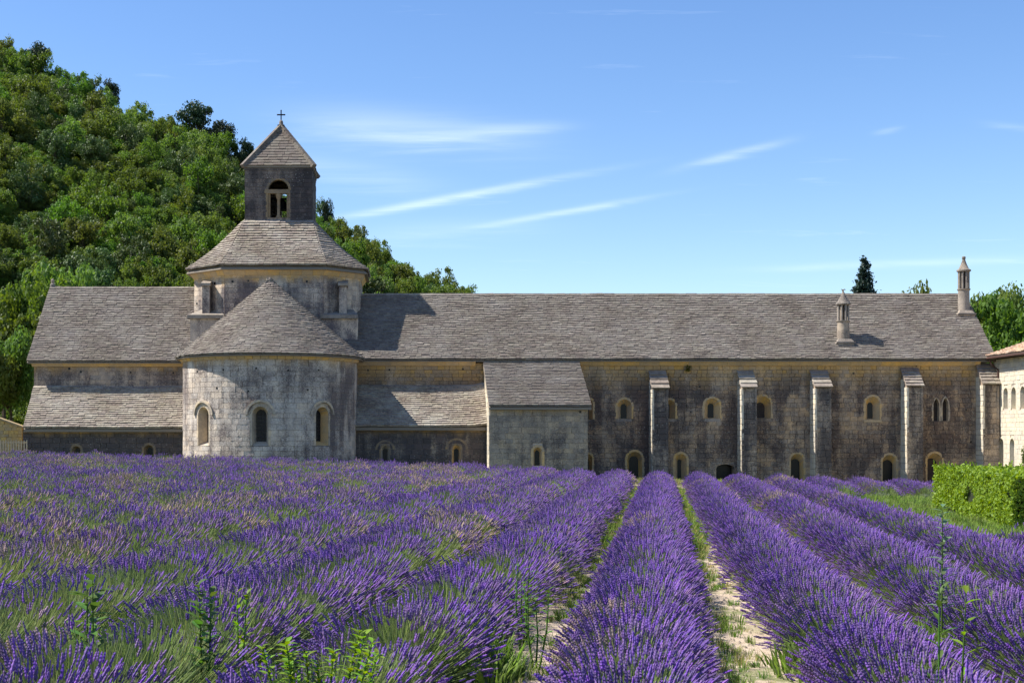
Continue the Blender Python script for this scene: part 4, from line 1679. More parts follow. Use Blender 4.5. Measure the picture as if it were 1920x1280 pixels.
BROAD = [tree_meshes('broad', 100 + i, 0.078, 84, 44) for i in range(10)]
BROAD_NEAR = [tree_meshes('broad', 200 + i, 0.062, 260, 48) for i in range(4)]
PINE = [tree_meshes('pine', 300 + i, 0.085, 130, 20) for i in range(4)]
TREESETS = {}


def tree_set(key, base, mat):
    if key not in TREESETS:
        TREESETS[key] = [(with_mat(c, mat), tr) for c, tr in base]
    return TREESETS[key]


def plant_tree(name, loc, scale, rz, pair, label, cat, group=None):
    o = bpy.data.objects.new(name, None)
    o.location = loc
    o.rotation_euler = (0, 0, rz)
    o.scale = scale
    COL.objects.link(o)
    o["label"], o["category"] = label, cat
    if group:
        o["group"] = group
    for nm, me in (('crown', pair[0]), ('trunk', pair[1])):
        c_ = bpy.data.objects.new(nm, me)
        COL.objects.link(c_)
        c_.parent = o
    return o


# wood on the hillside
CLASSES = [('bright', leaf_bright, "bright green broadleaf tree in the wood on the hillside", .40),
           ('mid', leaf_mid, "olive green oak in the wood on the hillside", .38),
           ('dark', leaf_dark, "dark evergreen oak in the wood on the hillside", .22)]
pts = []
tries = 0
while len(pts) < 292 and tries < 40000:
    tries += 1
    y = 113 + (RIDGE_Y + 4 - 113) * random.random() ** 0.8
    x = PX(random.uniform(-40, 900), y)
    zr = float(np.interp(x * RIDGE_Y / y * 1.0, _rx, _rz))
    z = hill_z(x, y)
    if float(np.interp(x, _rx, _rz)) < 9:
        continue
    if CY - (z + 6 - CZ) * F / y > 545 and x > -24:
        continue
    r = random.uniform(1.6, 2.8)
    if any((x - a) ** 2 + (y - b) ** 2 < (0.55 * (r + c_)) ** 2 for a, b, c_ in pts):
        continue
    pts.append((x, y, r))
for x, y, r in pts:
    n_ = noise.noise(Vector((x * .035, y * .035, 9))) + random.uniform(-.45, .45)
    cl = CLASSES[0] if n_ > .12 else (CLASSES[1] if n_ > -.28 else CLASSES[2])
    base = tree_set('b_' + cl[0], BROAD, cl[1])
    h = r * random.uniform(1.05, 1.45)
    sx_, sy_ = CX + x * F / y, CY - (hill_z(x, y) + 4 - CZ) * F / y
    sky_ = float(np.interp(sx_, [a for a, b in _rid], [b for a, b in _rid]))
    if sx_ > 590:
        zone = "on the slope descending behind the drum" if sy_ > sky_ + 45 else "on the skyline descending behind the drum"
    elif sy_ < sky_ + 45:
        zone = "on the wooded hill's skyline"
    elif sx_ > 400:
        zone = "on the slope behind the bell tower"
    elif sy_ > 450:
        zone = "low on the hill just above the transept roof" if sx_ > 90 else "low on the hill above the garden wall"
    elif sy_ > 330:
        zone = "on the lower middle of the wooded hill"
    else:
        zone = "high on the wooded hill below its skyline"
    cl = cl[:2] + (cl[2].split(' in the wood')[0] + ' ' + zone,)
    plant_tree('oak_tree' if cl[0] != 'bright' else 'broadleaf_tree', (x, y, hill_z(x, y) - .3 * h), (r * 1.15, r * 1.15, h * 1.25), random.uniform(0, 6.28), random.choice(base), cl[2], "tree",
               "trees of the wood on the hillside")

# pines standing out on the skyline
for (px_, py_, r, y, lab) in ((76, 80, 3.4, 236, "small round pine alone on the skyline at the top of the hill"),
                              (208, 149, 2.6, 234, "small leaning pine on the skyline midway down the hill"),
                              (372, 190, 4.4, 228, "largest umbrella pine on the skyline beside the bell tower roof"),
                              (412, 227, 3.4, 226, "umbrella pine just below the largest skyline pine"),
                              (463, 259, 2.4, 226, "slim pine touching the bell tower roof on the skyline"),
                              (612, 366, 1.8, 232, "small pine on the slope right behind the bell tower")):
    top = P(px_, py_, y)
    gz = hill_z(top.x, y)
    hgt = (top.z - gz) / 1.75
    plant_tree('pine_tree', (top.x, y, gz), (r, r, hgt), random.uniform(0, 6), random.choice(tree_set('pine', PINE, leaf_pine)), lab, "pine tree")

# big trees beside the transept's end and behind the right end
near_b = tree_set('nb', BROAD_NEAR, leaf_bright)
near_m = tree_set('nm', BROAD_NEAR, leaf_mid)
near_d = tree_set('nd', BROAD_NEAR, leaf_dark)
G2 = "large trees beside the transept gable"
for (px_, py_, y, r, st, lab) in ((62, 522, 108, 3.9, near_b, "bright green tree rising just behind the transept gable"),
                                  (8, 545, 104, 3.6, near_b, "bright green tree crown at the frame edge above the garden wall"),
                                  (22, 606, 98, 2.7, near_m, "dark shaded tree hanging over the garden wall"),
                                  (-30, 610, 96, 3.4, near_m, "leafy tree half out of frame above the garden wall"),
                                  (128, 490, 114, 3.8, near_m, "olive green tree right behind the transept ridge end")):
    b = P(px_, py_, y)
    gz = ground_z(b.x, y) if y < 108 else hill_z(b.x, y)
    h = (b.z - gz) / 1.9
    plant_tree('broadleaf_tree', (b.x, y, gz), (r, r, h), random.uniform(0, 6), random.choice(st), lab, "tree", G2)
for (px_, py_, y, r, st, lab) in ((1788, 531, 125, 3.8, near_m, "low tree just showing over the dormitory ridge beside the tall chimney"),
                                  (1848, 552, 118, 3.2, near_m, "tree behind the end of the dormitory roof beside the tall chimney"),
                                  (1915, 562, 112, 3.6, near_b, "bright tree above the clay tile roof of the pale wing"),
                                  (1880, 566, 122, 4.2, near_m, "broad tree between dormitory gable and the pale wing roof")):
    b = P(px_, py_, y)
    gz = ground_z(b.x, y)
    h = (b.z - gz) / 1.85
    plant_tree('broadleaf_tree', (b.x, y, gz), (r * 1.1, r * 1.1, h), random.uniform(0, 6), random.choice(st), lab, "tree", "trees behind the dormitory end")

# shrub by the pale wing at the frame edge
b = P(1926, 800, 74)
gz = ground_z(b.x, 74)
plant_tree('broadleaf_tree', (b.x + .5, 74, gz), (.9, .9, 2.2), 1.0, near_b[1], "small bright tree at the frame edge in front of the pale wing", "tree")

# fir above the ridge
y = 120
tp = P(1621, 484, y)
fz = ground_z(tp.x, y)
t = thing('fir_tree', (tp.x, y, fz), "dark narrow fir showing above the dormitory ridge", "tree")
H = tp.z - fz
V, Fq = [], []
g = np.random.default_rng(5)
LV = []
z = H * .25
while z < H - .1:
    f = 1 - (z - H * .25) / (H * .75)
    rad = 6.0 * f ** 1.2 + .2
    nb = 4 if f > .1 else 3
    for i in range(nb):
        a = g.random() * 6.283
        L = rad * (.5 + .6 * g.random())
        nq = int(14 + 46 * L)
        for k in range(nq):
            s = g.random() ** .7
            c_ = np.array([math.cos(a) * L * s, math.sin(a) * L * s, z - .3 * L * s + .35 * L * s * s])
            c_ = c_ + g.normal(scale=.12 + .06 * L * .4, size=3) * np.array([1, 1, .8])
            LV.append(c_)
    z += .16 + .16 * g.random()
LV = np.array(LV)
nn = g.normal(size=LV.shape)
nn[:, 2] += .5
nn /= np.linalg.norm(nn, axis=1, keepdims=True)
a_ = np.cross(nn, g.normal(size=nn.shape))
a_ /= np.linalg.norm(a_, axis=1, keepdims=True)
b_ = np.cross(nn, a_)
s_ = (.18 + .2 * g.random(len(LV)))[:, None]
V = np.stack([LV - a_ * s_ * .5, LV - b_ * s_ * .28, LV + a_ * s_ * .5, LV + b_ * s_ * .28], 1).reshape(-1, 3)
V += np.array([tp.x, y, fz])
mesh_obj('crown', mesh_np('crown', V, np.arange(len(V)).reshape(-1, 4), [leaf_fir]), t)
mb = MB()
mb.tube([(tp.x, y, fz - .2), (tp.x, y, fz + H * .5), (tp.x, y, tp.z - .1)], [.3, .18, .03], 8)
mb.build('trunk', bark, t)


# ================================================================== scatter by geometry nodes
def proto_collection(name, meshes):
    col = bpy.data.collections.new(name)
    for i, me in enumerate(meshes):
        o = bpy.data.objects.new("%s_%02d" % (name, i), me)
        col.objects.link(o)
    return col


def scatter_group(col):
    ng = bpy.data.node_groups.new("scatter_" + col.name, 'GeometryNodeTree')
    ng.interface.new_socket("Geometry", in_out='INPUT', socket_type='NodeSocketGeometry')
    ng.interface.new_socket("Geometry", in_out='OUTPUT', socket_type='NodeSocketGeometry')
    N, L = ng.nodes, ng.links
    gi, go = N.new('NodeGroupInput'), N.new('NodeGroupOutput')
    ci = N.new('GeometryNodeCollectionInfo')
    ci.inputs['Collection'].default_value = col
    ci.inputs['Separate Children'].default_value = True
    ci.inputs['Reset Children'].default_value = True
    iop = N.new('GeometryNodeInstanceOnPoints')
    iop.inputs['Pick Instance'].default_value = True

    def attr(nm, ty):
        a = N.new('GeometryNodeInputNamedAttribute')
        a.data_type = ty
        a.inputs['Name'].default_value = nm
        return a.outputs['Attribute']
    er = N.new('FunctionNodeEulerToRotation')
    L.new(attr('rot', 'FLOAT_VECTOR'), er.inputs[0])
    L.new(gi.outputs[0], iop.inputs['Points'])
    L.new(ci.outputs[0], iop.inputs['Instance'])
    L.new(attr('idx', 'INT'), iop.inputs['Instance Index'])
    L.new(er.outputs[0], iop.inputs['Rotation'])
    L.new(attr('scl', 'FLOAT_VECTOR'), iop.inputs['Scale'])
    L.new(iop.outputs[0], go.inputs[0])
    return ng


def scatter(name, ng, pos, rot, scl, idx, tint, parent=None, kind='stuff'):
    me = bpy.data.meshes.new(name)
    n = len(pos)
    me.vertices.add(n)
    me.vertices.foreach_set('co', np.asarray(pos, dtype=np.float32).ravel())
    for nm, ty, val in (('rot', 'FLOAT_VECTOR', rot), ('scl', 'FLOAT_VECTOR', scl)):
        a = me.attributes.new(nm, ty, 'POINT')
        a.data.foreach_set('vector', np.asarray(val, dtype=np.float32).ravel())
    a = me.attributes.new('idx', 'INT', 'POINT')
    a.data.foreach_set('value', np.asarray(idx, dtype=np.int32))
    a = me.attributes.new('tint', 'FLOAT', 'POINT')
    a.data.foreach_set('value', np.asarray(tint, dtype=np.float32))
    o = mesh_obj(name, me, parent, None, kind)
    md = o.modifiers.new('scatter', 'NODES')
    md.node_group = ng
    return o


def dir_to_euler(d):
    """Euler angles that turn +Z to direction d (arrays n x 3)."""
    rx = np.zeros(len(d))
    ry = np.arctan2(np.hypot(d[:, 0], d[:, 1]), d[:, 2])
    rz = np.arctan2(d[:, 1], d[:, 0])
    return np.stack([rx, ry, rz], 1)


def inst_attr_mat(name, lo, mid, hi, rough, trans, var):
    """Colour by the instance's tint (0 green/dry .. 1 fresh) with variation per plant and per spike."""
    M = Mat(name, rough)
    M.b.inputs['Specular IOR Level'].default_value = 0.15
    a = M.node("ShaderNodeAttribute", attribute_type='INSTANCER', attribute_name='tint')
    g = M.node("ShaderNodeNewGeometry")
    o = M.node("ShaderNodeObjectInfo")
    c = M.mix(M.remap(a.outputs['Fac'], 0.0, 0.5), lo, mid)
    c = M.mix(M.remap(a.outputs['Fac'], 0.5, 1.0), c, hi)
    r = M.math('FRACT', M.math('ADD', g.outputs['Random Per Island'], o.outputs['Random']))
    c = M.hsv(c, M.remap(o.outputs['Random'], 0, 1, 0.485, 0.515, False), M.remap(r, 0, 1, .8, 1.15, False), M.remap(r, 0, 1, 1 - var, 1 + var, False))
    M.color(c)
    tr = M.node("ShaderNodeBsdfTranslucent")
    M.l.new(c, tr.inputs[0])
    ms = M.node("ShaderNodeMixShader")
    ms.inputs[0].default_value = trans
    M.l.new(M.b.outputs[0], ms.inputs[1])
    M.l.new(tr.outputs[0], ms.inputs[2])
    M.l.new(ms.outputs[0], M.n["Material Output"].inputs[0])
    return M.m


flower_mat = inst_attr_mat("lavender_flower", (0.38, 0.29, 0.19), (0.23, 0.143, 0.31), (0.182, 0.098, 0.345), 0.8, 0.2, 0.4)
stem_mat = inst_attr_mat("lavender_stem", (0.30, 0.30, 0.10), (0.19, 0.245, 0.075), (0.16, 0.22, 0.075), 0.7, 0.3, 0.3)
blade_mat = inst_attr_mat("grass_blade", (0.38, 0.33, 0.13), (0.17, 0.25, 0.05), (0.12, 0.22, 0.03), 0.7, 0.35, 0.35)


def lavender_bunch(seed, n, spike=True):
    g = np.random.default_rng(seed)
    V, Fq, mi = [], [], []
    for i in range(n):
        a, r = g.random() * 6.283, .085 * math.sqrt(g.random())
        b = np.array([r * math.cos(a), r * math.sin(a), 0.0])
        L = .34 + .13 * g.random()
        t_ = np.array([b[0] * 1.5, b[1] * 1.5, 0]) + g.normal(scale=.045, size=3) * np.array([1, 1, 0])
        top = b + t_ + np.array([0, 0, L])
        d = top - b
        d /= np.linalg.norm(d)
        s = np.cross(d, g.normal(size=3))
        s /= np.linalg.norm(s)
        w = .0042
        k = len(V)
        V += [b - s * w, b + s * w, top + s * w * .7, top - s * w * .7]
        Fq.append((k, k + 1, k + 2, k + 3))
        mi.append(0)
        if not spike:
            continue
        h = .055 + .035 * g.random()
        q = np.cross(d, s)
        rad = .0088 + .003 * g.random()
        k = len(V)
        prof = ((-.012, .35), (.14 * h, 1.05), (.32 * h, .6), (.5 * h, 1.0), (.68 * h, .55), (.8 * h, .75), (h, .1))
        for zz, rr in prof:
            for m in range(4):
                an = m * math.pi / 2
                V.append(top + d * zz + (s * math.cos(an) + q * math.sin(an)) * rad * rr)
        for ring in range(6):
            for m in range(4):
                m2 = (m + 1) % 4
                Fq.append((k + ring * 4 + m, k + ring * 4 + m2, k + ring * 4 + 4 + m2, k + ring * 4 + 4 + m))
                mi.append(1)
    return mesh_np('lavender_bunch', np.array(V), np.array(Fq), [stem_mat, flower_mat], mi)


def grass_tuft(seed, n, h, spread, mat):
    g = np.random.default_rng(seed)
    V, Fq = [], []
    for i in range(n):
        a, r = g.random() * 6.283, spread * math.sqrt(g.random()) * .5
        b = np.array([r * math.cos(a), r * math.sin(a), 0.0])
        out = np.array([math.cos(a), math.sin(a), 0]) * (.2 + .6 * g.random())
        L = h * (.5 + .6 * g.random())
        m_ = b + out * L * .3 + np.array([0, 0, L * .6])
        e = b + out * L * .8 + np.array([0, 0, L])
        s = np.array([-math.sin(a), math.cos(a), 0])
        w = .005 + .004 * g.random()
        k = len(V)
        V += [b - s * w, b + s * w, m_ + s * w, m_ - s * w, e, e + s * .001]
        Fq.append((k, k + 1, k + 2, k + 3))
        Fq.append((k + 3, k + 2, k + 5, k + 4))
    return mesh_np('grass_tuft', np.array(V), np.array(Fq), [mat])


lav_col = proto_collection("lavender_sprig", [lavender_bunch(10 + i, 14) for i in range(6)] + [lavender_bunch(30 + i, 16, False) for i in range(3)])
grass_col = proto_collection("grass_sprig", [grass_tuft(40 + i, 26, .26, .22, blade_mat) for i in range(4)])
NG_LAV, NG_GRASS = scatter_group(lav_col), scatter_group(grass_col)


# undergrowth filling the wood between the trees
shrub_col = proto_collection("shrub", [with_mat(BROAD[i % 8][0], (leaf_bright, leaf_mid, leaf_mid, leaf_dark)[i % 4]) for i in range(12)])
NG_SHRUB = scatter_group(shrub_col)
pos, rot, scl, idx = [], [], [], []
while len(pos) < 4700:
    y = 112 + (RIDGE_Y + 3 - 112) * random.random() ** 0.8
    x = PX(random.uniform(-300, 960), y)
    if float(np.interp(x, _rx, _rz)) < 7 or (y < 118 and x > -24):
        continue
    z = hill_z(x, y)
    if CY - (z + 3 - CZ) * F / y > 560 and x > -24:
        continue
    s_ = random.uniform(0.9, 2.0)
    pos.append((x, y, z - .5 * s_))
    rot.append((0, 0, random.uniform(0, 6.28)))
    scl.append((s_ * 1.2, s_ * 1.2, s_ * random.uniform(.9, 1.4)))
    idx.append(random.randrange(12))
ug = scatter('undergrowth', NG_SHRUB, pos, rot, scl, idx, [1] * len(pos))
ug["label"], ug["category"] = "green shrubs filling the gaps between the trees of the wooded hill", "undergrowth"

# ================================================================== LAVENDER
def row_x(k, y):
    w = 0.10 * noise.noise(Vector((y * .11, k * 3.7, 0)))
    if k in (-1, 1):
        w += k * .22 * (1 - sstep(11, 24, y))
    return ROW_DX * y + ROW0 + k * PITCH + w


def field_point(px_, py_, lift=.5):
    y = 20.0
    for _ in range(30):
        x = PX(px_, y)
        y = lerp(y, F * (CZ - ground_z(x, y) - lift) / (py_ - CY), .7)
    return PX(px_, y), y


# patches read off the photograph: centre, half width, half depth (metres), kind
PATCH = []
for (a, b, rx, ry, kd) in ((410, 1010, .5, 2.2, 'g'), (255, 992, .9, 1.8, 'g'), (150, 970, .5, 1.5, 'd'), (60, 1040, .9, 2.2, 'd'), (330, 1040, 1.0, 1.5, 'g'),
                           (870, 893, 1.3, 2.2, 'g'), (640, 905, 1.4, 2.5, 'd'), (480, 945, .6, 2.0, 'd'), (590, 985, .4, 1.5, 'g'), (30, 950, .8, 2.5, 'd'),
                           (770, 1130, .6, 1.2, 'G'), (700, 1165, .35, .6, 'G'), (190, 1190, .95, 1.0, 'G'), (60, 1230, .45, .6, 'd'), (300, 1250, .5, .5, 'G'),
                           (1560, 1110, .35, .55, 'G'), (1500, 1145, .2, .3, 'G'), (1640, 1165, .3, .5, 'G'), (1670, 945, .6, 2.2, 'g'), (1760, 940, .6, 2.0, 'g'), (1120, 1250, .2, .3, 'G'),
                           (1100, 1170, .45, .6, 'd'), (1480, 905, .9, 3, 'd'), (1540, 1025, .25, .9, 'd'), (1850, 1120, .4, .7, 'G'), (1380, 905, .3, 2, 'd'), (960, 1150, .2, .35, 'g'),
                           (560, 1150, .3, .5, 'g'), (140, 1000, .8, 1.2, 'd'), (700, 1000, .5, 1.2, 'd'), (520, 1080, .4, .6, 'g')):
    x, y = field_point(a, b)
    PATCH.append((x, y, rx, ry, kd))


def patch_at(x, y):
    for (cx_, cy_, rx, ry, kd) in PATCH:
        e = ((x - cx_ - ROW_DX * (y - cy_)) / rx) ** 2 + ((y - cy_) / ry) ** 2
        if e < 1.0 + .6 * noise.noise(Vector((x * 2.5, y * 2.5, 4))):
            return kd
    return None


GAPS = {-1: [(11.6, 12.3)], 4: [(31, 60)], 5: [(28, 62)], 6: [(24, 63)], 7: [(31, 64)], 8: [(31, 65)], 9: [(31, 66)]}


def row_shape(k, y):
    """Half width and height of the row at y (0 in gaps)."""
    n = noise.noise(Vector((y * .55, k * 7.1, 2)))
    n2 = noise.noise(Vector((y * 1.7, k * 5.3, 6)))
    w = .80 * (1 + .10 * n + .06 * n2)
    h = .56 * (1 + .13 * n + .09 * n2)
    if k < 0:
        w *= 1.06
    if k < -1:
        w *= 1.18
        h *= 1 + .22 * noise.noise(Vector((y * .33, k * 9.7, 5)))
    if k in (0, 1):
        w *= .92
    f = 1.0
    for a, b in GAPS.get(k, ()):
        f *= 1 - (sstep(a - .5, a + .1, y) * (1 - sstep(b - .1, b + .5, y)))
    y0, y1 = row_range(k)
    f *= sstep(y0 - .1, y0 + .5, y) * (1 - sstep(y1 - .6, y1 + .1, y))
    return w, h, f


def row_range(k):
    y1 = 73.0 + .35 * noise.noise(Vector((k * 2.3, 0, 0))) - .15 * max(0, k - 1)
    if k <= -3:
        y1 = 74 + min(3, (-k - 2) * 1.0)
    y0 = 6.5
    return y0, y1


def in_view(x, y, m=70):
    px_ = CX + x * F / y
    return -m < px_ < 1920 + m


def lav_row_points(k, dens=1.0):
    pos, dirs, scl, idx, tint = [], [], [], [], []
    y0, y1 = row_range(k)
    y = y0
    step = .25
    while y < y1:
        xr = row_x(k, y)
        if in_view(xr, y, 40 + 7.0 * F / y):
            d = dens * (58 if y < 18 else (46 if y < 30 else (34 if y < 45 else 27)))
            n = int(d * step + random.random())
            big = 1.0 if y < 22 else (1.12 if y < 38 else 1.25)
            for _ in range(n):
                yy_ = y + random.random() * step
                w, h, f = row_shape(k, yy_)
                if f < .25:
                    continue
                u = random.uniform(-1, 1)
                u = math.copysign(abs(u) ** .85, u)
                ph = u * math.radians(82)
                along = random.gauss(0, .10)
                x = row_x(k, yy_) + math.sin(ph) * (w - .42) * f
                gz = ground_z(x, yy_)
                z = gz + (.04 + (h - .33) * math.cos(ph)) * f
                dv = Vector((math.sin(ph) * .92 + random.gauss(0, .10), along + random.gauss(0, .1), .30 + .85 * math.cos(ph) + random.gauss(0, .06)))
                xe, ye = x + dv.x * .35, yy_
                if noise.noise(Vector((xe * 1.3, ye * 1.15, 71))) < -.22 and random.random() < .5:
                    continue
                kd = patch_at(xe, ye)
                nz_ = noise.noise(Vector((xe * .30, ye * .16, 12)))
                nf = noise.noise(Vector((xe * 1.1, ye * .7, 22)))
                left = sstep(1, -6, k) if k < 0 else 0
                tn = .85 + .35 * nf + random.gauss(0, .16)
                s = random.uniform(.86, 1.12)
                i = random.randrange(6)
                if kd == 'd' or (kd is None and nz_ + .5 * nf > .48 - .32 * left):
                    tn = random.uniform(.02, .45) if random.random() < .75 else tn
                    if random.random() < .2:
                        i = 6 + random.randrange(3)
                elif kd in ('g', 'G'):
                    if random.random() < (.95 if kd == 'G' else .8):
                        i = 6 + random.randrange(3)
                        s *= .92
                    tn = random.uniform(.25, .9)
                elif left > 0 and noise.noise(Vector((xe * .45, ye * .22, 55))) > .36 - .30 * left and random.random() < .7:
                    i = 6 + random.randrange(3)
                    s *= .92
                    tn = random.uniform(.15, .8)
                elif random.random() < .22 + .18 * left:
                    i = 6 + random.randrange(3)
                    s *= .9
                if abs(u) > .86 and random.random() < .35:
                    i = 6 + random.randrange(3)
                    s *= .85
                pos.append((x, yy_, z))
                dirs.append(tuple(dv))
                q = s * big
                scl.append((q * random.uniform(.9, 1.2), q * random.uniform(.9, 1.2), s * random.uniform(.9, 1.1) * (.75 + .25 * f)))
                idx.append(i)
                tint.append(min(1, max(0, tn)))
        y += step
    return pos, dirs, scl, idx, tint


def mound(ks):
    VV, FF, off = [], [], 0
    for k in ks:
        y0, y1 = row_range(k)
        ys = []
        y = y0
        while y < y1:
            ys.append(y)
            y += .16 if y < 25 else .3
        nu = 9
        V = []
        keep = []
        for y in ys:
            w, h, f = row_shape(k, y)
            xr = row_x(k, y)
            keep.append(f > .2 and in_view(xr, y, 40 + 7.0 * F / y))
            for i in range(nu):
                ph = math.radians(-90 + 180 * i / (nu - 1))
                j = 1 + .16 * noise.noise(Vector((xr + i, y * 2.2, k)))
                x = xr + math.sin(ph) * (w - .26) * f * j
                V.append((x, y, ground_z(x, y) - .06 + math.cos(ph) * (h - .17) * f * j))
        Fq = []
        for a in range(len(ys) - 1):
            if keep[a] and keep[a + 1]:
                for i in range(nu - 1):
                    q = a * nu + i
                    Fq.append((off + q, off + q + 1, off + q + nu + 1, off + q + nu))
        VV += V
        FF += Fq
        off += len(V)
    return VV, FF


M = Mat("lavender_foliage", 0.9)
p = M.pos()
n1, n2 = M.noise(p, 3, 4, 0.7), M.noise(p, 28, 4, 0.75)
c = M.mix(M.remap(n2, 0.38, 0.62), (0.035, 0.05, 0.025), (0.12, 0.15, 0.07))
c = M.mix(M.remap(n1, 0.45, 0.65, 0, .5), c, (0.10, 0.10, 0.10))
M.bump(n2, 0.9, 0.06)
foliage_mat = M.color(c)

ORD = {1: "first", 2: "second", 3: "third", 4: "fourth", 5: "fifth", 6: "sixth"}
ROWS = list(range(-5, 7))
all_rows = list(range(-16, 12))
LG = "lavender rows running towards the abbey"
for k in ROWS:
    if k == 0:
        lab = "full purple lavender row between the grassy path and the sandy path"
    elif k == 1:
        lab = "first lavender row beyond the sandy path, with a green patch near its front"
    elif k > 1:
        lab = "%s lavender row from the sandy path, counted towards the clipped hedge" % ORD[k]
    elif k == -1:
        lab = "first lavender row beside the grassy path, with a green flowerless bush near its front"
    else:
        lab = "%s lavender row from the grassy path, counted towards the picket fence" % ORD[-k]
    yb = 12
    r = thing("lavender_row", (row_x(k, yb), yb, ground_z(row_x(k, yb), yb)), lab, "lavender", LG)
    V, Fq = mound([k])
    used = sorted({i for q in Fq for i in q})
    mp_ = {v: i for i, v in enumerate(used)}
    mesh_obj('foliage', mesh_np('foliage', [V[i] for i in used], [[mp_[i] for i in q] for q in Fq], [foliage_mat], smooth=True), r, None, 'stuff')
    a = lav_row_points(k)
    scatter('flowers', NG_LAV, a[0], dir_to_euler(np.array(a[1])), a[2], a[3], a[4], r)
rest = [k for k in all_rows if k not in ROWS]
V, Fq = mound(rest)
acc = [[], [], [], [], []]
for k in rest:
    for q, w_ in zip(acc, lav_row_points(k, .8)):
        q += w_
used = sorted({i for q in Fq for i in q})
mp_ = {v: i for i, v in enumerate(used)}
field = mesh_obj('lavender_field', mesh_np('lavender_field', [V[i] for i in used], [[mp_[i] for i in q] for q in Fq], [foliage_mat], smooth=True), None, None, 'stuff')
field["label"], field["category"] = "purple mass of far lavender merging together in front of the chapels and apse", "lavender"
scatter('flowers', NG_LAV, acc[0], dir_to_euler(np.array(acc[1])), acc[2], acc[3], acc[4], field)

# ------------------------------------------------------------------ grass on the paths, verges and clearing
pos, rot, scl, idx, tint = [], [], [], [], []


def add_grass(x, y, s, tn):
    if not in_view(x, y, 30):
        return
    pos.append((x, y, ground_z(x, y) + soil_bump(x, y) - .01))
    rot.append((random.gauss(0, .12), random.gauss(0, .12), random.uniform(0, 6.28)))
    scl.append((s * random.uniform(.8, 1.3), s * random.uniform(.8, 1.3), s * random.uniform(.6, 1.2)))
    idx.append(random.randrange(4))
    tint.append(min(1, max(0, tn)))


for k in range(-6, 6):
    y = 7.0
    while y < 68:
        for _ in range(5):
            yy_ = y + random.random() * .2
            x = row_x(k, yy_) + PITCH * .5 + random.gauss(0, .2)
            nz_ = noise.noise(Vector((x * .9, yy_ * .55, 31))) + .35 * noise.noise(Vector((x * 3, yy_ * 3, 7)))
            th = .02 if k == -1 else (.0 if k == 0 else -.05)
            if k == -1 and yy_ > 18:
                th = -.3
            if k == 0 and yy_ > 33:
                th = -.35
            if nz_ > th:
                add_grass(x, yy_, random.uniform(.25, .6) * (1 if yy_ < 30 else 1.4), random.uniform(.35, 1.0) if random.random() < .8 else .1)
        y += .2
for _ in range(5200):                                # clearing beside the hedge
    yy_ = random.uniform(35, 63)
    x = ROW_DX * yy_ + random.uniform(6.8, 11.5)
    if noise.noise(Vector((x * .5, yy_ * .35, 40))) > -.25:
        add_grass(x, yy_, random.uniform(.6, 1.3), random.uniform(.3, .9))
for _ in range(2500):                                # strip before the walls
    yy_ = random.uniform(75, 86)
    x = PX(random.uniform(-20, 1900), yy_)
    if yy_ > 79 and abs(x - XA) < 5.5:
        continue
    add_grass(x, yy_, random.uniform(.5, 1.0), random.uniform(.0, .5))
for (a, b, n, r) in ((200, 1190, 420, .65), (120, 1245, 260, .5), (330, 1225, 200, .4), (760, 1190, 200, .4), (870, 1215, 160, .35), (1110, 1240, 60, .2),
                     (690, 1180, 140, .3), (1600, 1230, 120, .4), (1780, 1200, 200, .5)):
    x0, y0 = field_point(a, b, .25)
    for _ in range(n):
        add_grass(x0 + random.gauss(0, r * .6), y0 + random.gauss(0, r), random.uniform(.8, 1.7), random.uniform(.4, 1.0))
gr = scatter('grass', NG_GRASS, pos, rot, scl, idx, tint)
gr["label"], gr["category"] = "low green and straw coloured grass on the paths and clearing", "grass"

# pebbles on the bare soil
V, Fq = [], []
for _ in range(2600):
    k = random.choice((-1, -1, 0, 0, 0, 1))
    y = 8 + 22 * random.random() ** 1.8
    x = row_x(k, y) + PITCH / 2 + random.gauss(0, .22)
    s = random.uniform(.008, .028)
    n = len(V)
    c_ = Vector((x, y, ground_z(x, y) + soil_bump(x, y) + s * .2))
    for d in ((1, 0, 0), (0, 1, 0), (-1, 0, 0), (0, -1, 0), (0, 0, .7), (0, 0, -.5)):
        V.append(tuple(c_ + Vector(d) * s * random.uniform(.7, 1.3)))
    for a, b in ((0, 1), (1, 2), (2, 3), (3, 0)):
        Fq.append((n + a, n + b, n + 4))
peb = mesh_obj('pebbles', mesh_np('pebbles', V, Fq, [slab_pale]), None, None, 'stuff')
peb["label"], peb["category"] = "small pale limestone pebbles strewn on the bare paths", "pebbles"

# ------------------------------------------------------------------ hedge
hx, hy0, hy1, hw, hz = 10.05, 40.0, 52.0, 5.0, 1.19
h = thing('hedge', (ROW_DX * 40 + hx, 40, ground_z(17.4, 40)), "clipped bright green box hedge at the field edge before the pale wing", "hedge")
ux = Vector((ROW_DX, 1, 0)).normalized()
rx_ = Vector((1, 0, 0))


def hp(u, w, z):
    return Vector((ROW_DX * hy0 + hx, hy0, 0)) + ux * u + rx_ * w + Vector((0, 0, z))


LH = (hy1 - hy0)
g = np.random.default_rng(77)
V, Fq = [], []
zb_ = -.75


def hedge_leaf(p, n):
    n = (n + Vector(g.normal(scale=.55, size=3))).normalized()
    a = n.cross(Vector(g.normal(size=3))).normalized()
    b = n.cross(a)
    s = .085 * (.6 + .8 * g.random())
    i = len(V)
    V.extend([tuple(p - a * s * .6), tuple(p - b * s * .36), tuple(p + a * s * .6), tuple(p + b * s * .36)])
    Fq.append((i, i + 1, i + 2, i + 3))


def bulge(a, b):
    return .07 * noise.noise(Vector((a * 1.2, b * 1.5, 3))) + .04 * noise.noise(Vector((a * 4, b * 4, 8)))


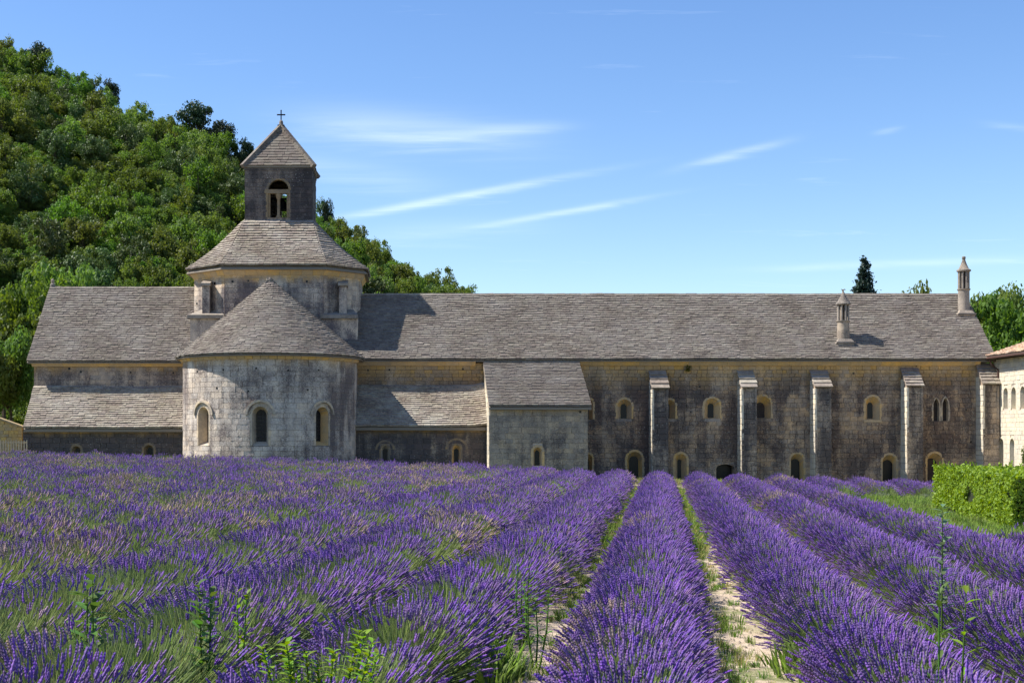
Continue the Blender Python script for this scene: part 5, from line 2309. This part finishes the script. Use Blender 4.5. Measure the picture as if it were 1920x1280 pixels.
for _ in range(15000):
    u, z = g.random() * LH, zb_ + (hz - zb_) * g.random() ** .85
    if noise.noise(Vector((u * 1.1, z * 1.4, 17))) > (.12 if z < -.2 else .46):
        continue
    n = Vector((-1, ROW_DX, 0))
    hedge_leaf(hp(u, .0, z) + n * (bulge(u, z) - abs(g.normal(scale=.09))), n)
for _ in range(6000):
    w, z = g.random() * 3.4, zb_ + (hz - zb_) * g.random()
    n = Vector((0, -1, 0))
    hedge_leaf(hp(0, w, z) + n * (bulge(w + 30, z) - abs(g.normal(scale=.06))), n)
for _ in range(16000):
    u, w = g.random() * LH, g.random() * hw * .8
    n = Vector((0, 0, 1))
    hedge_leaf(hp(u, w, hz) + n * (bulge(u + 60, w) - abs(g.normal(scale=.05)) + (.1 * g.random() ** 6)), n)
for _ in range(170):                                 # stray shoots above the clipped top
    u, w = g.random() * LH, (g.random() ** 2) * hw * .6
    q = hp(u, w, hz - .03)
    hh = .08 + .22 * g.random() ** 2
    for i in range(7):
        hedge_leaf(q + Vector((g.normal(scale=.025), g.normal(scale=.025), hh * i / 6)), Vector((g.normal(), g.normal(), .6)))
mesh_obj('foliage', mesh_np('foliage', V, Fq, [leaf_hedge]), h)
mb = MB()
i_ = .16
a = [hp(i_, i_, -1.2), hp(i_, hw, -1.2), hp(LH, hw, -1.2), hp(LH, i_, -1.2), hp(i_, i_, hz - i_), hp(i_, hw, hz - i_), hp(LH, hw, hz - i_), hp(LH, i_, hz - i_)]
mb.hexa(a)
mb.build('dark_core', plain("hedge_core", (0.025, 0.03, 0.012), 0.95, 0, .4, 8), h)  # solid dark box filling the hedge behind its leaves


# ------------------------------------------------------------------ tall weeds
def weed(name, px_, py_top, py_base, y, label, cat, mat, n_leaf, leaf_len, leaf_w, spread, stems=1, seed=0):
    random.seed(seed)
    base = P(px_, py_base, y)
    top = P(px_, py_top, y)
    gz = ground_z(base.x, y)
    t = thing(name, (base.x, y, gz), label, cat)
    for s in range(stems):
        off = Vector((random.uniform(-1, 1), random.uniform(-1, 1), 0)) * (.024 * stems if stems > 1 else 0)
        b0 = Vector((base.x, y, gz)) + off * .5
        t0 = Vector((top.x, y, top.z)) + off * 1.6 + Vector((random.uniform(-.03, .03), 0, -random.uniform(0, .15) * (s > 0)))
        mid = lerp(b0, t0, .5) + Vector((random.uniform(-.03, .03), random.uniform(-.03, .03), 0))
        mb = MB()
        mb.tube([b0, mid, t0], [.012, .009, .004], 5)
        mb.build('stem', leaf_weed, t)
        for i in range(n_leaf):
            f = lerp(.35, 1.0, i / max(1, n_leaf - 1))
            p = lerp(lerp(b0, mid, min(1, f * 2)), t0, max(0, f * 2 - 1)) if f < .5 else lerp(mid, t0, f * 2 - 1)
            an = i * 2.4 + s
            d = Vector((math.cos(an) * spread, math.sin(an) * spread, random.uniform(.25, .8)))
            V, Fq = [], []
            L = leaf_len * random.uniform(.7, 1.15) * (1.15 - .5 * f)
            d.normalize()
            sd = d.cross(Vector((0, 0, 1))).normalized()
            nrm = sd.cross(d)
            w = leaf_w * random.uniform(.8, 1.2)
            row = [(0, .12), (.3, .8), (.62, 1), (.86, .5), (1, .03)]
            for q, ww in row:
                c_ = p + d * L * q + nrm * (-L * .25 * q * q + .0)
                V += [tuple(c_ - sd * w * ww * .5 + nrm * .15 * w * ww), tuple(c_), tuple(c_ + sd * w * ww * .5 + nrm * .15 * w * ww)]
            for q in range(len(row) - 1):
                Fq += [(q * 3, q * 3 + 1, q * 3 + 4, q * 3 + 3), (q * 3 + 1, q * 3 + 2, q * 3 + 5, q * 3 + 4)]
            mesh_obj('leaf', mesh_np('leaf', V, Fq, [mat], smooth=True), t)
    return t


weed("thistle_plant", 1765, 950, 1110, 15.5, "tall grey-green thistle stalk standing above the lavender before the hedge", "weed", leaf_thistle, 46, .2, .06, .9, 1, 1)
weed("leafy_weed", 160, 1090, 1230, 11.2, "broad-leaved weed with upright pointed leaf above the front lavender", "weed", leaf_weed, 16, .26, .075, .9, 2, 2)
weed("leafy_weed", 383, 1096, 1240, 11.4, "dense upright dark green weed among leaning lavender stems", "weed", leaf_weed, 30, .17, .065, .8, 2, 3)
weed("spurge_plant", 606, 1192, 1280, 9.7, "light yellow-green feathery spurge at the front edge", "weed", leaf_weed_light, 46, .13, .036, .8, 11, 4)
weed("leafy_weed", 1757, 1090, 1190, 10.6, "pale green pointed-leaf weed in the lavender below the tall thistle", "weed", leaf_weed, 10, .18, .05, .45, 1, 5)
weed("leafy_weed", 1812, 1112, 1190, 10.4, "spreading pale green weed with narrow arching leaves", "weed", leaf_weed_light, 12, .2, .04, .7, 1, 6)
weed("leafy_weed", 450, 1108, 1180, 12.0, "faint light green weed leaning between lavender stems beside the dense weed", "weed", leaf_weed_light, 14, .14, .04, .6, 2, 7)
weed("bushy_weed", 1005, 1102, 1130, 14.3, "dark bushy weed at the grassy path edge", "weed", leaf_weed, 16, .13, .045, 1.0, 4, 8)
weed("bushy_weed", 975, 1060, 1085, 15.5, "small dark weed tuft in the lavender above the bushy path weed", "weed", leaf_weed, 12, .12, .04, 1.0, 3, 9)
